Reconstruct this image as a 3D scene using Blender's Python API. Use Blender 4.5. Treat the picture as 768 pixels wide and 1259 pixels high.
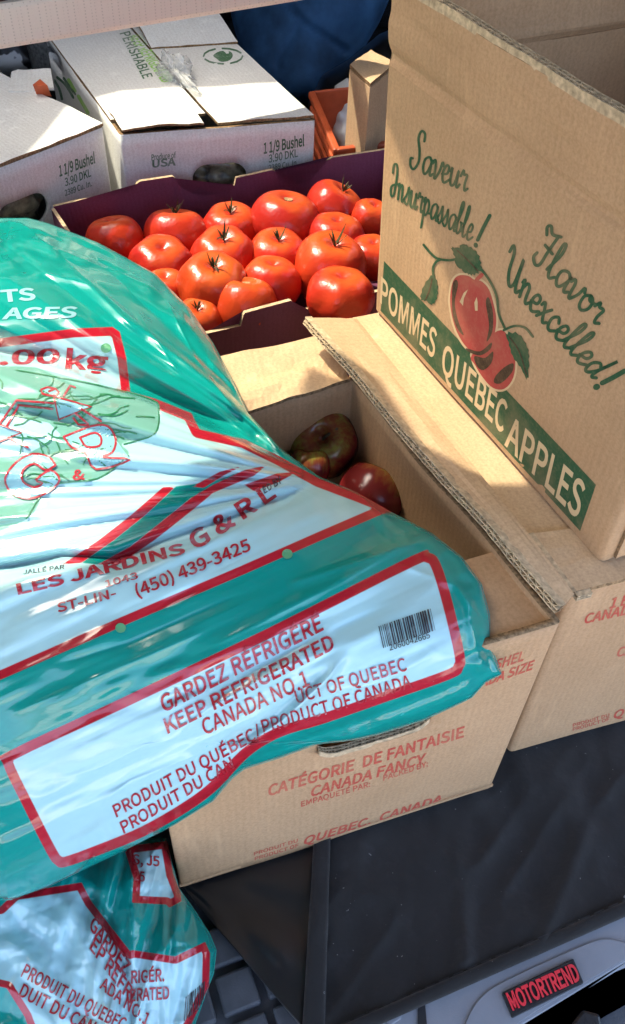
import bpy, bmesh, math, random
import numpy as np
from mathutils import Vector, Matrix
from mathutils.bvhtree import BVHTree

for o in list(bpy.data.objects):
    bpy.data.objects.remove(o)
sc = bpy.context.scene
COL = sc.collection
rng = random.Random(7)

# ------------------------------------------------------------------ camera
CAM_H = 0.85                       # metres above the cargo floor
CX, CY, FPX = 384.0, 629.5, 1108.0 # photograph's centre and focal length in its pixels
_dn = np.array([332.0 - CX, 1645.0 - CY, FPX]); _dn /= np.linalg.norm(_dn)
_up = -_dn
_fw = np.array([0, 0, 1.0]) - _up[2] * _up; _fw /= np.linalg.norm(_fw)
_rt = np.cross(_fw, _up)
RM = np.array([_rt, _fw, _up])     # camera (x right, y down, z forward) -> world
ORG = np.array([0, 0, CAM_H])
cam = bpy.data.cameras.new('camera')
cam.sensor_fit = 'VERTICAL'
cam.sensor_height = 36.0
cam.lens = 36.0 * FPX / 1259.0
cam.clip_start = 0.02
cam.clip_end = 200
camo = bpy.data.objects.new('camera', cam)
COL.objects.link(camo)
X, Y, Z = RM[:, 0], -RM[:, 1], -RM[:, 2]
camo.matrix_world = Matrix(((X[0], Y[0], Z[0], 0), (X[1], Y[1], Z[1], 0), (X[2], Y[2], Z[2], CAM_H), (0, 0, 0, 1)))
sc.camera = camo

# ------------------------------------------------------------------ light
SUN_AZ, SUN_EL = math.radians(150), math.radians(56)
SUN = np.array([math.cos(SUN_EL) * math.cos(SUN_AZ), math.cos(SUN_EL) * math.sin(SUN_AZ), math.sin(SUN_EL)])
world = bpy.data.worlds.new('World')
sc.world = world
world.use_nodes = True
wn = world.node_tree
sky = wn.nodes.new('ShaderNodeTexSky')
sky.sky_type = 'NISHITA'
sky.sun_disc = False
sky.sun_elevation = SUN_EL
sky.sun_rotation = math.atan2(SUN[0], SUN[1])
sky.air_density = 0.8
sky.dust_density = 4.0
sky.ozone_density = 0.3
wn.links.new(sky.outputs[0], wn.nodes['Background'].inputs[0])
wn.nodes['Background'].inputs[1].default_value = 0.15
sl = bpy.data.lights.new('sun', 'SUN')
sl.energy = 2.1
sl.angle = math.radians(0.6)
sl.color = (1.0, 0.90, 0.74)
so = bpy.data.objects.new('sun', sl)
COL.objects.link(so)
so.rotation_euler = Vector(-SUN).to_track_quat('-Z', 'Y').to_euler()
sc.view_settings.view_transform = 'Standard'
sc.view_settings.look = 'None'
sc.view_settings.gamma = 1
sc.view_settings.use_curve_mapping = False
sc.view_settings.exposure = 2.9
sc.cycles.max_bounces = 10

# ------------------------------------------------------------------ geometry helpers
def ray(px, py):
    return RM @ np.array([px - CX, py - CY, FPX])
def atz(p, z):
    d = ray(*p); t = (z - CAM_H) / d[2]
    return ORG + t * d
def onplane(p, q, n):
    d = ray(*p); t = np.dot(np.asarray(q) - ORG, n) / np.dot(d, n)
    return ORG + t * d
def atD(px, py, D):
    """points at camera depth D (arrays)"""
    v = np.stack([px - CX, py - CY, np.full_like(px, FPX)], -1) * (D / FPX)[..., None]
    return v @ RM.T + ORG
def depth(P):
    return (RM.T @ (np.asarray(P) - ORG))[2]
def toline(P):
    d = RM.T @ (np.asarray(P) - ORG)
    return np.array([CX + FPX * d[0] / d[2], CY + FPX * d[1] / d[2]])
def nrm(v):
    v = np.asarray(v, float); return v / np.linalg.norm(v)

_LAT = np.random.RandomState(3).rand(256, 256) * 2 - 1
def vnoise(x, y, seed=0):
    x = np.asarray(x, float) + seed * 17.13; y = np.asarray(y, float) + seed * 31.7
    xi = np.floor(x).astype(int); yi = np.floor(y).astype(int)
    fx = x - xi; fy = y - yi
    fx = fx * fx * fx * (fx * (fx * 6 - 15) + 10); fy = fy * fy * fy * (fy * (fy * 6 - 15) + 10)
    a = _LAT[xi % 256, yi % 256]; b = _LAT[(xi + 1) % 256, yi % 256]
    c = _LAT[xi % 256, (yi + 1) % 256]; d = _LAT[(xi + 1) % 256, (yi + 1) % 256]
    return (a * (1 - fx) + b * fx) * (1 - fy) + (c * (1 - fx) + d * fx) * fy
def sstep(a, b, x):
    t = np.clip((np.asarray(x, float) - a) / (b - a), 0, 1); return t * t * (3 - 2 * t)

def seg_dist(x, y, poly, closed=True):
    P = np.asarray(poly, float); n = len(P)
    best = np.full(np.shape(x), 1e9); along = np.zeros(np.shape(x)); acc = 0.0
    for i in range(n if closed else n - 1):
        a = P[i]; b = P[(i + 1) % n]; ab = b - a; L = np.hypot(*ab) + 1e-9
        t = np.clip(((x - a[0]) * ab[0] + (y - a[1]) * ab[1]) / (L * L), 0, 1)
        d = np.hypot(x - a[0] - t * ab[0], y - a[1] - t * ab[1])
        m = d < best; best = np.where(m, d, best); along = np.where(m, acc + t * L, along); acc += L
    return best, along / acc
def sdf(x, y, poly):
    d, _ = seg_dist(x, y, poly)
    P = np.asarray(poly, float); ins = np.zeros(np.shape(x), bool)
    for i in range(len(P)):
        a = P[i]; b = P[(i + 1) % len(P)]
        if a[1] == b[1]: continue
        c = ((a[1] > y) != (b[1] > y)) & (x < (b[0] - a[0]) * (y - a[1]) / (b[1] - a[1]) + a[0])
        ins ^= c
    return np.where(ins, -d, d)
def smooth_poly(pts, n=6, closed=True):
    P = [np.array(p, float) for p in pts]; out = []; N = len(P)
    for i in range(N if closed else N - 1):
        if closed:
            p0, p1, p2, p3 = P[i - 1], P[i], P[(i + 1) % N], P[(i + 2) % N]
        else:
            p1, p2 = P[i], P[i + 1]; p0 = P[i - 1] if i else 2 * p1 - p2; p3 = P[i + 2] if i + 2 < N else 2 * p2 - p1
        for k in range(n):
            t = k / n
            out.append(.5 * (2 * p1 + (p2 - p0) * t + (2 * p0 - 5 * p1 + 4 * p2 - p3) * t * t + (3 * p1 - p0 - 3 * p2 + p3) * t ** 3))
    if not closed: out.append(P[-1])
    return [tuple(p) for p in out]

# ------------------------------------------------------------------ objects
def world_base(p):
    b = np.zeros(3)
    while p is not None: b = b + np.array(p.location); p = p.parent
    return b
def mesh_obj(name, verts, faces, mat, parent=None, loc=None, smooth=False, uv=None, mat_idx=None):
    me = bpy.data.meshes.new(name)
    V = np.asarray(verts, float)
    base = np.zeros(3)
    if parent is not None: base = world_base(parent)
    elif loc is not None: base = np.asarray(loc, float)
    me.from_pydata((V - base).tolist(), [], [tuple(int(i) for i in f) for f in faces])
    mats = mat if isinstance(mat, (list, tuple)) else [mat]
    for m in mats: me.materials.append(m)
    if mat_idx is not None: me.polygons.foreach_set('material_index', mat_idx)
    if uv is not None:
        l = me.uv_layers.new(name='UVMap')
        vi = np.empty(len(me.loops), int); me.loops.foreach_get('vertex_index', vi)
        l.data.foreach_set('uv', np.asarray(uv, float)[vi].ravel())
    if smooth: me.polygons.foreach_set('use_smooth', [True] * len(me.polygons))
    me.update()
    o = bpy.data.objects.new(name, me)
    COL.objects.link(o)
    if parent is not None: o.parent = parent
    else: o.location = base
    return o
def empty(name, loc):
    o = bpy.data.objects.new(name, None); o.empty_display_size = .05
    COL.objects.link(o); o.location = tuple(float(v) for v in loc); return o
def tag(o, label, cat, group=None, kind=None):
    if label: o['label'] = label
    if cat: o['category'] = cat
    if group: o['group'] = group
    if kind: o['kind'] = kind
    return o
def fix_normals(o):
    bm = bmesh.new(); bm.from_mesh(o.data); bmesh.ops.recalc_face_normals(bm, faces=bm.faces); bm.to_mesh(o.data); bm.free()
def bevel(o, w, seg=2):
    m = o.modifiers.new('bevel', 'BEVEL'); m.width = w; m.segments = seg; m.limit_method = 'ANGLE'; m.angle_limit = math.radians(40)
    return o

def panel(name, quad, t, mat, parent=None, nu=16, nv=10, warp=.0012, seed=0, edge=None, uvflip=False, edges=None, loc=None, flutes=False):
    """sheet of cardboard: quad = 4 corner points of its outer face, thickness t to the back; edges = f(u,v)->offset vector"""
    q = [np.asarray(p, float) for p in quad]
    n = nrm(np.cross(q[1] - q[0], q[3] - q[0]))
    Lu = np.linalg.norm(q[1] - q[0]); Lv = np.linalg.norm(q[3] - q[0])
    V = []; UV = []
    for s in (0, 1):
        for j in range(nv + 1):
            for i in range(nu + 1):
                u, v = i / nu, j / nv
                p = q[0] * (1 - u) * (1 - v) + q[1] * u * (1 - v) + q[2] * u * v + q[3] * (1 - u) * v
                if warp: p = p + n * warp * float(vnoise(u * 3 + seed, v * 3, seed) + .4 * vnoise(u * 9, v * 9, seed + 5))
                if edges is not None: p = p + edges(u, v)
                V.append(p - n * t * s)
                UV.append((v * Lv, u * Lu) if uvflip else (u * Lu, v * Lv))
    W = nu + 1; N = W * (nv + 1); F = []; MI = []
    for j in range(nv):
        for i in range(nu):
            a = j * W + i
            F.append((a, a + 1, a + W + 1, a + W)); MI.append(0)
            F.append((N + a, N + a + W, N + a + W + 1, N + a + 1)); MI.append(0)
    rim = [(j0 * W + i0) for i0, j0 in [(i, 0) for i in range(nu)] + [(nu, j) for j in range(nv)] + [(i, nv) for i in range(nu, 0, -1)] + [(0, j) for j in range(nv, 0, -1)]]
    for k in range(len(rim)):
        a, b = rim[k], rim[(k + 1) % len(rim)]
        F.append((b, a, N + a, N + b)); MI.append(1 if edge else 0)
    o = mesh_obj(name, V, F, [mat, edge] if edge else mat, parent, uv=UV, mat_idx=MI, loc=loc)
    return o
def flute_edge(name, pts, tvec, out, mat, parent, pitch=.007, rows=1, wall=.00042, depthm=.004):
    """the corrugated edge of a board: liners and wavy flutes, standing proud of a dark recess"""
    P = [np.asarray(p, float) for p in pts]
    seg = [np.linalg.norm(P[i + 1] - P[i]) for i in range(len(P) - 1)]; L = sum(seg)
    def at(s):
        for i, l in enumerate(seg):
            if s <= l or i == len(seg) - 1: return P[i] + (P[i + 1] - P[i]) * (s / l)
            s -= l
    tvec = np.asarray(tvec, float); out = nrm(out)
    V = []; F = []
    def strip(fn, m, w):
        for i in range(m + 1):
            s = L * i / m; c = at(s); k0 = fn(s); b = len(V)
            V.extend([c + tvec * (k0 - w) + out * .0050, c + tvec * (k0 + w) + out * .0050, c + tvec * (k0 + w) - out * depthm, c + tvec * (k0 - w) - out * depthm])
            if i:
                a = b - 4
                F.extend([(a, b, b + 1, a + 1), (a + 1, b + 1, b + 2, a + 2), (a, a + 3, b + 3, b)])
    tl = np.linalg.norm(tvec); w = wall / tl
    m = max(8, int(L / pitch))
    lines = [i / rows for i in range(rows + 1)]
    for l in lines:
        strip(lambda s, l=l: l * (1 - 2 * w) + w + .03 * math.sin(s * 260 + l * 9), m * 2, w)
    for r in range(rows):
        strip(lambda s, r=r: (r + .5 + .38 * math.sin(2 * math.pi * s / pitch + r * 1.9 + .5 * math.sin(s * 40))) / rows, m * 8, w * .8)
    return mesh_obj(name, V, F, mat, parent)

def carton_body(name, base, top, t, mat, parent, r=.005, nh=14, warp=.0012, seed=0, edge=None, floor=True):
    """the ring of four folded walls; base/top: 4 corners (3-D) counter-clockwise from above"""
    def ring(C, inset, zz):
        out = []; us = []
        n = len(C); acc = 0
        ctr = sum(C) / n
        pts = []
        for i in range(n):
            p0, p1, p2 = C[i - 1], C[i], C[(i + 1) % n]
            d0 = nrm((p0 - p1)); d2 = nrm((p2 - p1))
            n0 = np.array([d0[1], -d0[0], 0]); n0 = n0 if np.dot(n0, ctr - p1) > 0 else -n0
            n2 = np.array([d2[1], -d2[0], 0]); n2 = n2 if np.dot(n2, ctr - p1) > 0 else -n2
            A = np.array([n0[:2], n2[:2]]); off = np.linalg.solve(A, np.array([inset, inset]))
            pts.append((p1 + np.array([off[0], off[1], 0]), d0, d2))
        return pts
    seg = 12
    V = []; UV = []; cnt = None
    for inset, rr in ((0, r), (t, max(r - t, .001))):
        for j in range(nh + 1):
            f = j / nh
            C = [np.asarray(base[i]) * (1 - f) + np.asarray(top[i]) * f for i in range(4)]
            pts = ring(C, inset, 0); u = 0; row = []
            for i in range(4):
                p, d0, d2 = pts[i]; q, e0, e2 = pts[(i + 1) % 4]
                for k in range(4):   # rounded corner
                    s = k / 3
                    a = p + d0 * rr; b = p + d2 * rr
                    row.append((a * (1 - s) ** 2 + 2 * p * s * (1 - s) + b * s * s, (i, 0.0)))
                L = np.linalg.norm(q - p)
                for k in range(1, seg):
                    s = k / seg
                    row.append((p + d2 * (rr + (L - 2 * rr) * s), (i, s)))
            prev = None; u = 0
            for p, (i, s) in row:
                if prev is not None: u += np.linalg.norm(p - prev)
                prev = p
                ctr = sum(C) / 4; o_ = nrm((p - ctr) * np.array([1, 1, 0]))
                w = warp * math.sin(math.pi * s) * float(vnoise(i * 5 + s * 3, f * 3, seed)) * 1.6
                V.append(p + o_ * w); UV.append((u, f * np.linalg.norm(np.asarray(top[0]) - np.asarray(base[0]))))
            cnt = len(row)
    N = cnt * (nh + 1); F = []; MI = []
    for j in range(nh):
        for i in range(cnt):
            a = j * cnt + i; b = j * cnt + (i + 1) % cnt
            F.append((a, b, b + cnt, a + cnt)); MI.append(0)
            F.append((N + a, N + a + cnt, N + b + cnt, N + b)); MI.append(0)
    for i in range(cnt):
        a = nh * cnt + i; b = nh * cnt + (i + 1) % cnt
        F.append((a, b, N + b, N + a)); MI.append(1 if edge else 0)
        a = i; b = (i + 1) % cnt
        F.append((b, a, N + a, N + b)); MI.append(0)
    o = mesh_obj(name, V, F, [mat, edge] if edge else mat, parent, uv=UV, mat_idx=MI)
    fix_normals(o)
    for p in o.data.polygons: p.use_smooth = True
    m = o.modifiers.new('split', 'EDGE_SPLIT'); m.split_angle = math.radians(50)
    return o
def cut(o, verts, faces):
    """boolean hole (a hand hole) cut for real"""
    me = bpy.data.meshes.new('cut'); me.from_pydata([tuple(v) for v in verts], [], faces); me.update()
    bm = bmesh.new(); bm.from_mesh(me); bmesh.ops.recalc_face_normals(bm, faces=bm.faces); bm.to_mesh(me); bm.free()
    c = bpy.data.objects.new('cut', me); COL.objects.link(c)
    m = o.modifiers.new('hole', 'BOOLEAN'); m.operation = 'DIFFERENCE'; m.solver = 'EXACT'; m.object = c
    bpy.context.view_layer.update()
    dg = bpy.context.evaluated_depsgraph_get()
    nm = bpy.data.meshes.new_from_object(o.evaluated_get(dg))
    o.modifiers.clear(); o.data = nm
    bpy.data.objects.remove(c)
def stadium(c, eu, ev, n, w, h, depthm, k=8, power=1.0):
    pts = []
    r = h / 2
    for i in range(2 * k + 2):
        if i <= k: a = -math.pi / 2 + math.pi * i / k; pts.append((w / 2 - r + r * math.cos(a), r * math.sin(a)))
        else: a = math.pi / 2 + math.pi * (i - k - 1) / k; pts.append((-w / 2 + r + r * math.cos(a), r * math.sin(a)))
    N = len(pts); V = [c + eu * x + ev * y + n * depthm for x, y in pts] + [c + eu * x + ev * y - n * depthm for x, y in pts]
    F = [tuple(range(N)), tuple(range(2 * N - 1, N - 1, -1))] + [(i, (i + 1) % N, N + (i + 1) % N, N + i) for i in range(N)]
    return V, F
def prism(name, poly3, ext, mat, parent=None, edge=None, loc=None, uv=True):
    """planar polygon (3-D points) extruded by the vector ext"""
    P = [np.asarray(p, float) for p in poly3]; N = len(P); ext = np.asarray(ext, float)
    bm = bmesh.new()
    a = [bm.verts.new(p) for p in P]; b = [bm.verts.new(p + ext) for p in P]
    f1 = bm.faces.new(a); f2 = bm.faces.new(b[::-1])
    side = []
    for i in range(N):
        side.append(bm.faces.new((a[(i + 1) % N], a[i], b[i], b[(i + 1) % N])))
    if edge:
        for f in side: f.material_index = 1
    bmesh.ops.triangulate(bm, faces=[f1, f2], quad_method='BEAUTY', ngon_method='EAR_CLIP')
    bmesh.ops.recalc_face_normals(bm, faces=bm.faces)
    V = [np.array(v.co) for v in bm.verts]; bm.verts.index_update()
    F = [[v.index for v in f.verts] for f in bm.faces]; MI = [f.material_index for f in bm.faces]; bm.free()
    eu = nrm(P[1] - P[0]); n = nrm(ext); ev = np.cross(n, eu)
    UV = [(np.dot(v - P[0], eu), np.dot(v - P[0], ev)) for v in V]
    return mesh_obj(name, V, F, [mat, edge] if edge else mat, parent, uv=UV, mat_idx=MI, loc=loc)
def box(name, c, eu, ev, ew, mat, parent=None, loc=None, bev=0):
    c, eu, ev, ew = (np.asarray(v, float) for v in (c, eu, ev, ew))
    V = [c + a * eu + b * ev + d * ew for a in (-.5, .5) for b in (-.5, .5) for d in (-.5, .5)]
    F = [(0, 1, 3, 2), (4, 6, 7, 5), (0, 4, 5, 1), (2, 3, 7, 6), (0, 2, 6, 4), (1, 5, 7, 3)]
    o = mesh_obj(name, V, F, mat, parent, loc=loc); fix_normals(o)
    if bev: bevel(o, bev)
    return o

# ------------------------------------------------------------------ lettering and print
_txt = {}
import os
FONT = None
try:      # the sans serif that ships with Blender; the built-in face if it is missing
    _fp = os.path.join(bpy.utils.system_resource('DATAFILES'), 'fonts', 'Noto Sans CJK Regular.woff2')
    if os.path.exists(_fp): FONT = bpy.data.fonts.load(_fp)
except Exception:
    FONT = None
def glyphs(s, bold=0.0, spacing=1.0):
    k = (s, bold, spacing)
    if k in _txt: return _txt[k]
    cu = bpy.data.curves.new('t', 'FONT'); cu.body = s; cu.fill_mode = 'FRONT'; cu.resolution_u = 3; cu.space_character = spacing
    if FONT is not None:
        cu.font = FONT; cu.size = 2; cu.offset = float(np.interp(bold, [0, .01, .02, .03, .045], [.009, .014, .018, .022, .026])); cu.resolution_u = 4
    ob = bpy.data.objects.new('t', cu); COL.objects.link(ob)
    bpy.context.view_layer.update()
    me = bpy.data.meshes.new_from_object(ob.evaluated_get(bpy.context.evaluated_depsgraph_get()))
    V = np.array([v.co[:2] for v in me.vertices]); F = [tuple(p.vertices) for p in me.polygons]
    bpy.data.objects.remove(ob); bpy.data.meshes.remove(me); bpy.data.curves.remove(cu)
    V[:, 0] -= V[:, 0].min(); V[:, 0] /= V[:, 0].max()
    if s != 'H': V[:, 1] /= CAP()
    _txt[k] = (V, F); return V, F
def CAP():
    return glyphs('H')[0][:, 1].max()
def refine(V, F, lim):
    bm = bmesh.new()
    vs = [bm.verts.new((v[0], v[1], 0)) for v in V]
    for f in F:
        try: bm.faces.new([vs[i] for i in f])
        except ValueError: pass
    bmesh.ops.triangulate(bm, faces=bm.faces)
    for _ in range(5):
        e = [e for e in bm.edges if e.calc_length() > lim]
        if not e: break
        bmesh.ops.subdivide_edges(bm, edges=e, cuts=1, use_grid_fill=False)
        bmesh.ops.triangulate(bm, faces=bm.faces)
    bm.verts.index_update()
    V2 = np.array([v.co[:2] for v in bm.verts]); F2 = [tuple(v.index for v in f.verts) for f in bm.faces]; bm.free()
    return V2, F2
class Plane:
    def __init__(s, q, n): s.q = np.asarray(q, float); s.n = nrm(n); s.n = s.n if np.dot(s.n, ORG - s.q) > 0 else -s.n
    lim = 1e9
    def put(s, V, off): return np.array([onplane(p, s.q, s.n) + s.n * off for p in V])
def skin_of(*objs):
    bpy.context.view_layer.update(); dg = bpy.context.evaluated_depsgraph_get(); V = []; F = []
    for o in objs:
        e = o.evaluated_get(dg); me = e.to_mesh(); b = len(V); mw = o.matrix_world
        V += [mw @ v.co for v in me.vertices]; F += [tuple(i + b for i in p.vertices) for p in me.polygons]; e.to_mesh_clear()
    return Skin(V, F)
class Skin:
    lim = 5.0
    def __init__(s, verts, faces): s.t = BVHTree.FromPolygons([tuple(v) for v in verts], faces)
    def put(s, V, off):
        out = []
        for p in V:
            d = ray(*p); hit = s.t.ray_cast(Vector(ORG), Vector(nrm(d)))
            if hit[0] is None: out.append(None); continue
            out.append(np.array(hit[0]) - nrm(d) * off)
        return out
def decal(name, V, F, target, mat, parent, off=.0005, layers=1):
    V = np.asarray(V, float); layer_of = None
    if layers > 1:
        n0 = len(V) // layers; m0 = len(F) // layers; VV = []; FF = []; layer_of = []
        for k in range(layers):
            v, f = V[k * n0:(k + 1) * n0], [tuple(i - k * n0 for i in q) for q in F[k * m0:(k + 1) * m0]]
            if target.lim < 1e8: v, f = refine(v, f, target.lim)
            b = len(VV); VV.extend(list(v)); FF.extend([tuple(i + b for i in q) for q in f]); layer_of += [k] * len(v)
        V, F = np.array(VV), FF
    elif target.lim < 1e8: V, F = refine(V, F, target.lim)
    P = target.put(V, off)
    if layers > 1:
        seeds = np.asarray(layer_of)
        for i in range(len(V)):
            if P[i] is not None: P[i] = P[i] + nrm(ORG - P[i]) * (.00008 * seeds[i])
    keep = [p is not None for p in P]
    F = [f for f in F if all(keep[i] for i in f)]
    if not F: return None
    P = [p if p is not None else ORG for p in P]
    used = sorted({i for f in F for i in f}); ix = {v: k for k, v in enumerate(used)}
    return mesh_obj(name, [P[i] for i in used], [tuple(ix[i] for i in f) for f in F], mat, parent)
def nlay(b): return 1
def text(s, A, B, up, target, mat, parent, up1=None, bold=.01, shear=0.0, name='lettering', off=.0007, spacing=1.0):
    V, F = glyphs(s, bold, spacing)
    A, B = np.array(A, float), np.array(B, float); u0 = np.array(up, float); u1 = np.array(up1 if up1 is not None else up, float)
    x = V[:, :1]; y = V[:, 1:2]
    W = A + x * (B - A) + y * (u0 * (1 - x) + u1 * x) + shear * y * (B - A) / max(1, len(s))
    return decal(name, W, F, target, mat, parent, off, nlay(bold))
def textpath(s, path, h, target, mat, parent, bold=.01, name='lettering', off=.0007):
    V, F = glyphs(s, bold); P = np.array(smooth_poly(path, 8, False)); seg = np.r_[0, np.cumsum(np.hypot(*np.diff(P, axis=0).T))]
    t = V[:, 0] * seg[-1]
    bx = np.interp(t, seg, P[:, 0]); by = np.interp(t, seg, P[:, 1])
    e = 6.0
    dx = np.interp(t + e, seg, P[:, 0]) - np.interp(t - e, seg, P[:, 0]); dy = np.interp(t + e, seg, P[:, 1]) - np.interp(t - e, seg, P[:, 1])
    l = np.hypot(dx, dy) + 1e-6
    W = np.stack([bx + V[:, 1] * h * dy / l, by - V[:, 1] * h * dx / l], 1)
    return decal(name, W, F, target, mat, parent, off, nlay(bold))
def stroke_mesh(pts, w, w1=None):
    P = np.array(pts, float); T = np.gradient(P, axis=0); T /= (np.hypot(T[:, 0], T[:, 1])[:, None] + 1e-9)
    Nn = np.stack([-T[:, 1], T[:, 0]], 1); n = len(P)
    ww = np.full(n, w) if w1 is None else np.linspace(w, w1, n)
    V = np.concatenate([P + Nn * ww[:, None] / 2, P - Nn * ww[:, None] / 2]); F = [(i, i + 1, n + i + 1, n + i) for i in range(n - 1)]
    for e, c, t in ((0, P[0], -T[0]), (n - 1, P[-1], T[-1])):     # round ends
        b = len(V); R = ww[e] / 2; a0 = math.atan2(t[1], t[0])
        ring = [c + R * np.array([math.cos(a0 + math.radians(k)), math.sin(a0 + math.radians(k))]) for k in (-90, -45, 0, 45, 90)]
        V = np.concatenate([V, ring]); F.append(tuple(range(b, b + 5)))
    return V, F
def strokes(name, lines, w, target, mat, parent, off=.0007, n=6, closed=False):
    VV = []; FF = []
    for l in lines:
        V, F = stroke_mesh(smooth_poly(l, n, closed) if len(l) > 2 else l, w)
        b = len(VV); VV.extend(V.tolist()); FF.extend([tuple(i + b for i in f) for f in F])
    return decal(name, np.array(VV), FF, target, mat, parent, off)
def each(name, lines, *a, **k):
    for l in lines: strokes(name, [l], *a, **k)
def blot(name, poly, target, mat, parent, off=.0005, sm=4):
    P = smooth_poly(poly, sm) if sm else poly
    return decal(name, np.array(P), [tuple(range(len(P)))], target, mat, parent, off)

# ------------------------------------------------------------------ materials
def material(name):
    m = bpy.data.materials.new(name); m.use_nodes = True
    return m, m.node_tree.nodes, m.node_tree.links, m.node_tree.nodes['Principled BSDF']
def rgb(r, g, b):
    f = lambda c: ((c / 255 + .055) / 1.055) ** 2.4 if c > 10 else c / 255 / 12.92
    return (f(r), f(g), f(b), 1)
def noise(N, L, scale, coord, detail=3, rough=.55):
    t = N.new('ShaderNodeTexNoise'); t.inputs['Scale'].default_value = scale; t.inputs['Detail'].default_value = detail; t.inputs['Roughness'].default_value = rough
    L.new(coord, t.inputs['Vector']); return t
def ramp(N, L, fac, stops):
    r = N.new('ShaderNodeValToRGB'); e = r.color_ramp.elements
    while len(e) < len(stops): e.new(.5)
    for i, (p, c) in enumerate(stops): e[i].position = p; e[i].color = c if len(c) == 4 else (*c, 1)
    L.new(fac, r.inputs[0]); return r
def mixc(N, L, fac, a, b, mode='MIX'):
    m = N.new('ShaderNodeMix'); m.data_type = 'RGBA'; m.blend_type = mode
    for s, v in ((m.inputs[0], fac), (m.inputs[6], a), (m.inputs[7], b)):
        if hasattr(v, 'node'): L.new(v, s)
        else: s.default_value = v
    return m.outputs[2]
def bump(N, L, h, bsdf, strength, dist=.001, prev=None):
    b = N.new('ShaderNodeBump'); b.inputs['Strength'].default_value = strength; b.inputs['Distance'].default_value = dist
    L.new(h, b.inputs['Height'])
    if prev is not None: L.new(prev.outputs[0], b.inputs['Normal'])
    L.new(b.outputs[0], bsdf.inputs['Normal']); return b
def mapping(N, L, coord, scale):
    m = N.new('ShaderNodeMapping'); m.inputs['Scale'].default_value = scale; L.new(coord, m.inputs[0]); return m.outputs[0]
def cardboard(name, col, dark, rough=.78, flute=True):
    m, N, L, B = material(name)
    tc = N.new('ShaderNodeTexCoord'); ob = tc.outputs['Object']; uv = tc.outputs['UV']
    n1 = noise(N, L, 9, ob, 4); n2 = noise(N, L, 420, ob, 2, .6)
    c = mixc(N, L, ramp(N, L, n1.outputs[0], [(.3, (0, 0, 0)), (.75, (1, 1, 1))]).outputs[0], col, dark)
    c = mixc(N, L, ramp(N, L, n2.outputs[0], [(.35, (.8, .8, .8)), (.65, (1.08, 1.08, 1.08))]).outputs[0], c, c)
    mul = N.new('ShaderNodeMix'); mul.data_type = 'RGBA'; mul.blend_type = 'MULTIPLY'; mul.inputs[0].default_value = 1
    L.new(c, mul.inputs[6]); L.new(ramp(N, L, n2.outputs[0], [(.3, (.82, .8, .78)), (.62, (1, 1, 1))]).outputs[0], mul.inputs[7])
    c = mul.outputs[2]
    # fibre flecks
    fl = noise(N, L, 90, ob, 5, .75)
    c = mixc(N, L, ramp(N, L, fl.outputs[0], [(.69, (0, 0, 0)), (.74, (.35, .35, .35))]).outputs[0], c, (dark[0] * .45, dark[1] * .42, dark[2] * .4, 1))
    sm1 = noise(N, L, 3.5, ob, 5, .7); sm2 = noise(N, L, 34, mapping(N, L, ob, (1, 1, .25)), 4, .7)
    c = mixc(N, L, ramp(N, L, sm1.outputs[0], [(.50, (0, 0, 0)), (.75, (.5, .5, .5))]).outputs[0], c, (dark[0] * .72, dark[1] * .70, dark[2] * .68, 1))
    c = mixc(N, L, ramp(N, L, sm2.outputs[0], [(.58, (0, 0, 0)), (.74, (.5, .5, .5))]).outputs[0], c, tuple(min(1, v * 1.25) for v in col[:3]) + (1,))
    L.new(c, B.inputs['Base Color'])
    B.inputs['Roughness'].default_value = rough; B.inputs['Specular IOR Level'].default_value = .25
    b0 = bump(N, L, n2.outputs[0], B, .12, .0006)
    if flute:
        w0 = N.new('ShaderNodeTexWave'); w0.inputs['Scale'].default_value = 48; w0.inputs['Distortion'].default_value = 1.0; w0.inputs['Detail'].default_value = 2; L.new(uv, w0.inputs[0])
        c = mixc(N, L, .05, c, ramp(N, L, w0.outputs[1], [(0, (dark[0] * .5, dark[1] * .5, dark[2] * .5)), (1, (min(1, col[0] * 1.25), min(1, col[1] * 1.25), min(1, col[2] * 1.25)))]).outputs[0])
        L.new(c, B.inputs['Base Color'])
        w = N.new('ShaderNodeTexWave'); w.inputs['Scale'].default_value = 48; w.inputs['Distortion'].default_value = .6; w.bands_direction = 'X'
        L.new(uv, w.inputs[0]); b0 = bump(N, L, w.outputs[1], B, .13, .0008, b0)
    n3 = noise(N, L, 28, ob, 3)
    bump(N, L, n3.outputs[0], B, .35, .0022, b0)
    return m
def plain(name, col, rough=.5, spec=.5, var=.12, scale=30, bmp=0.0, bscale=200, metallic=0, coat=0):
    m, N, L, B = material(name)
    ob = N.new('ShaderNodeTexCoord').outputs['Object']
    n1 = noise(N, L, scale, ob, 4)
    d = tuple(c * (1 - var * 2.2) for c in col[:3]) + (1,); h = tuple(min(1, c * (1 + var)) for c in col[:3]) + (1,)
    L.new(mixc(N, L, ramp(N, L, n1.outputs[0], [(.3, (0, 0, 0)), (.7, (1, 1, 1))]).outputs[0], d, h), B.inputs['Base Color'])
    B.inputs['Roughness'].default_value = rough; B.inputs['Specular IOR Level'].default_value = spec; B.inputs['Metallic'].default_value = metallic
    B.inputs['Coat Weight'].default_value = coat
    if bmp: bump(N, L, noise(N, L, bscale, ob, 3).outputs[0], B, bmp, .001)
    return m
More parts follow.
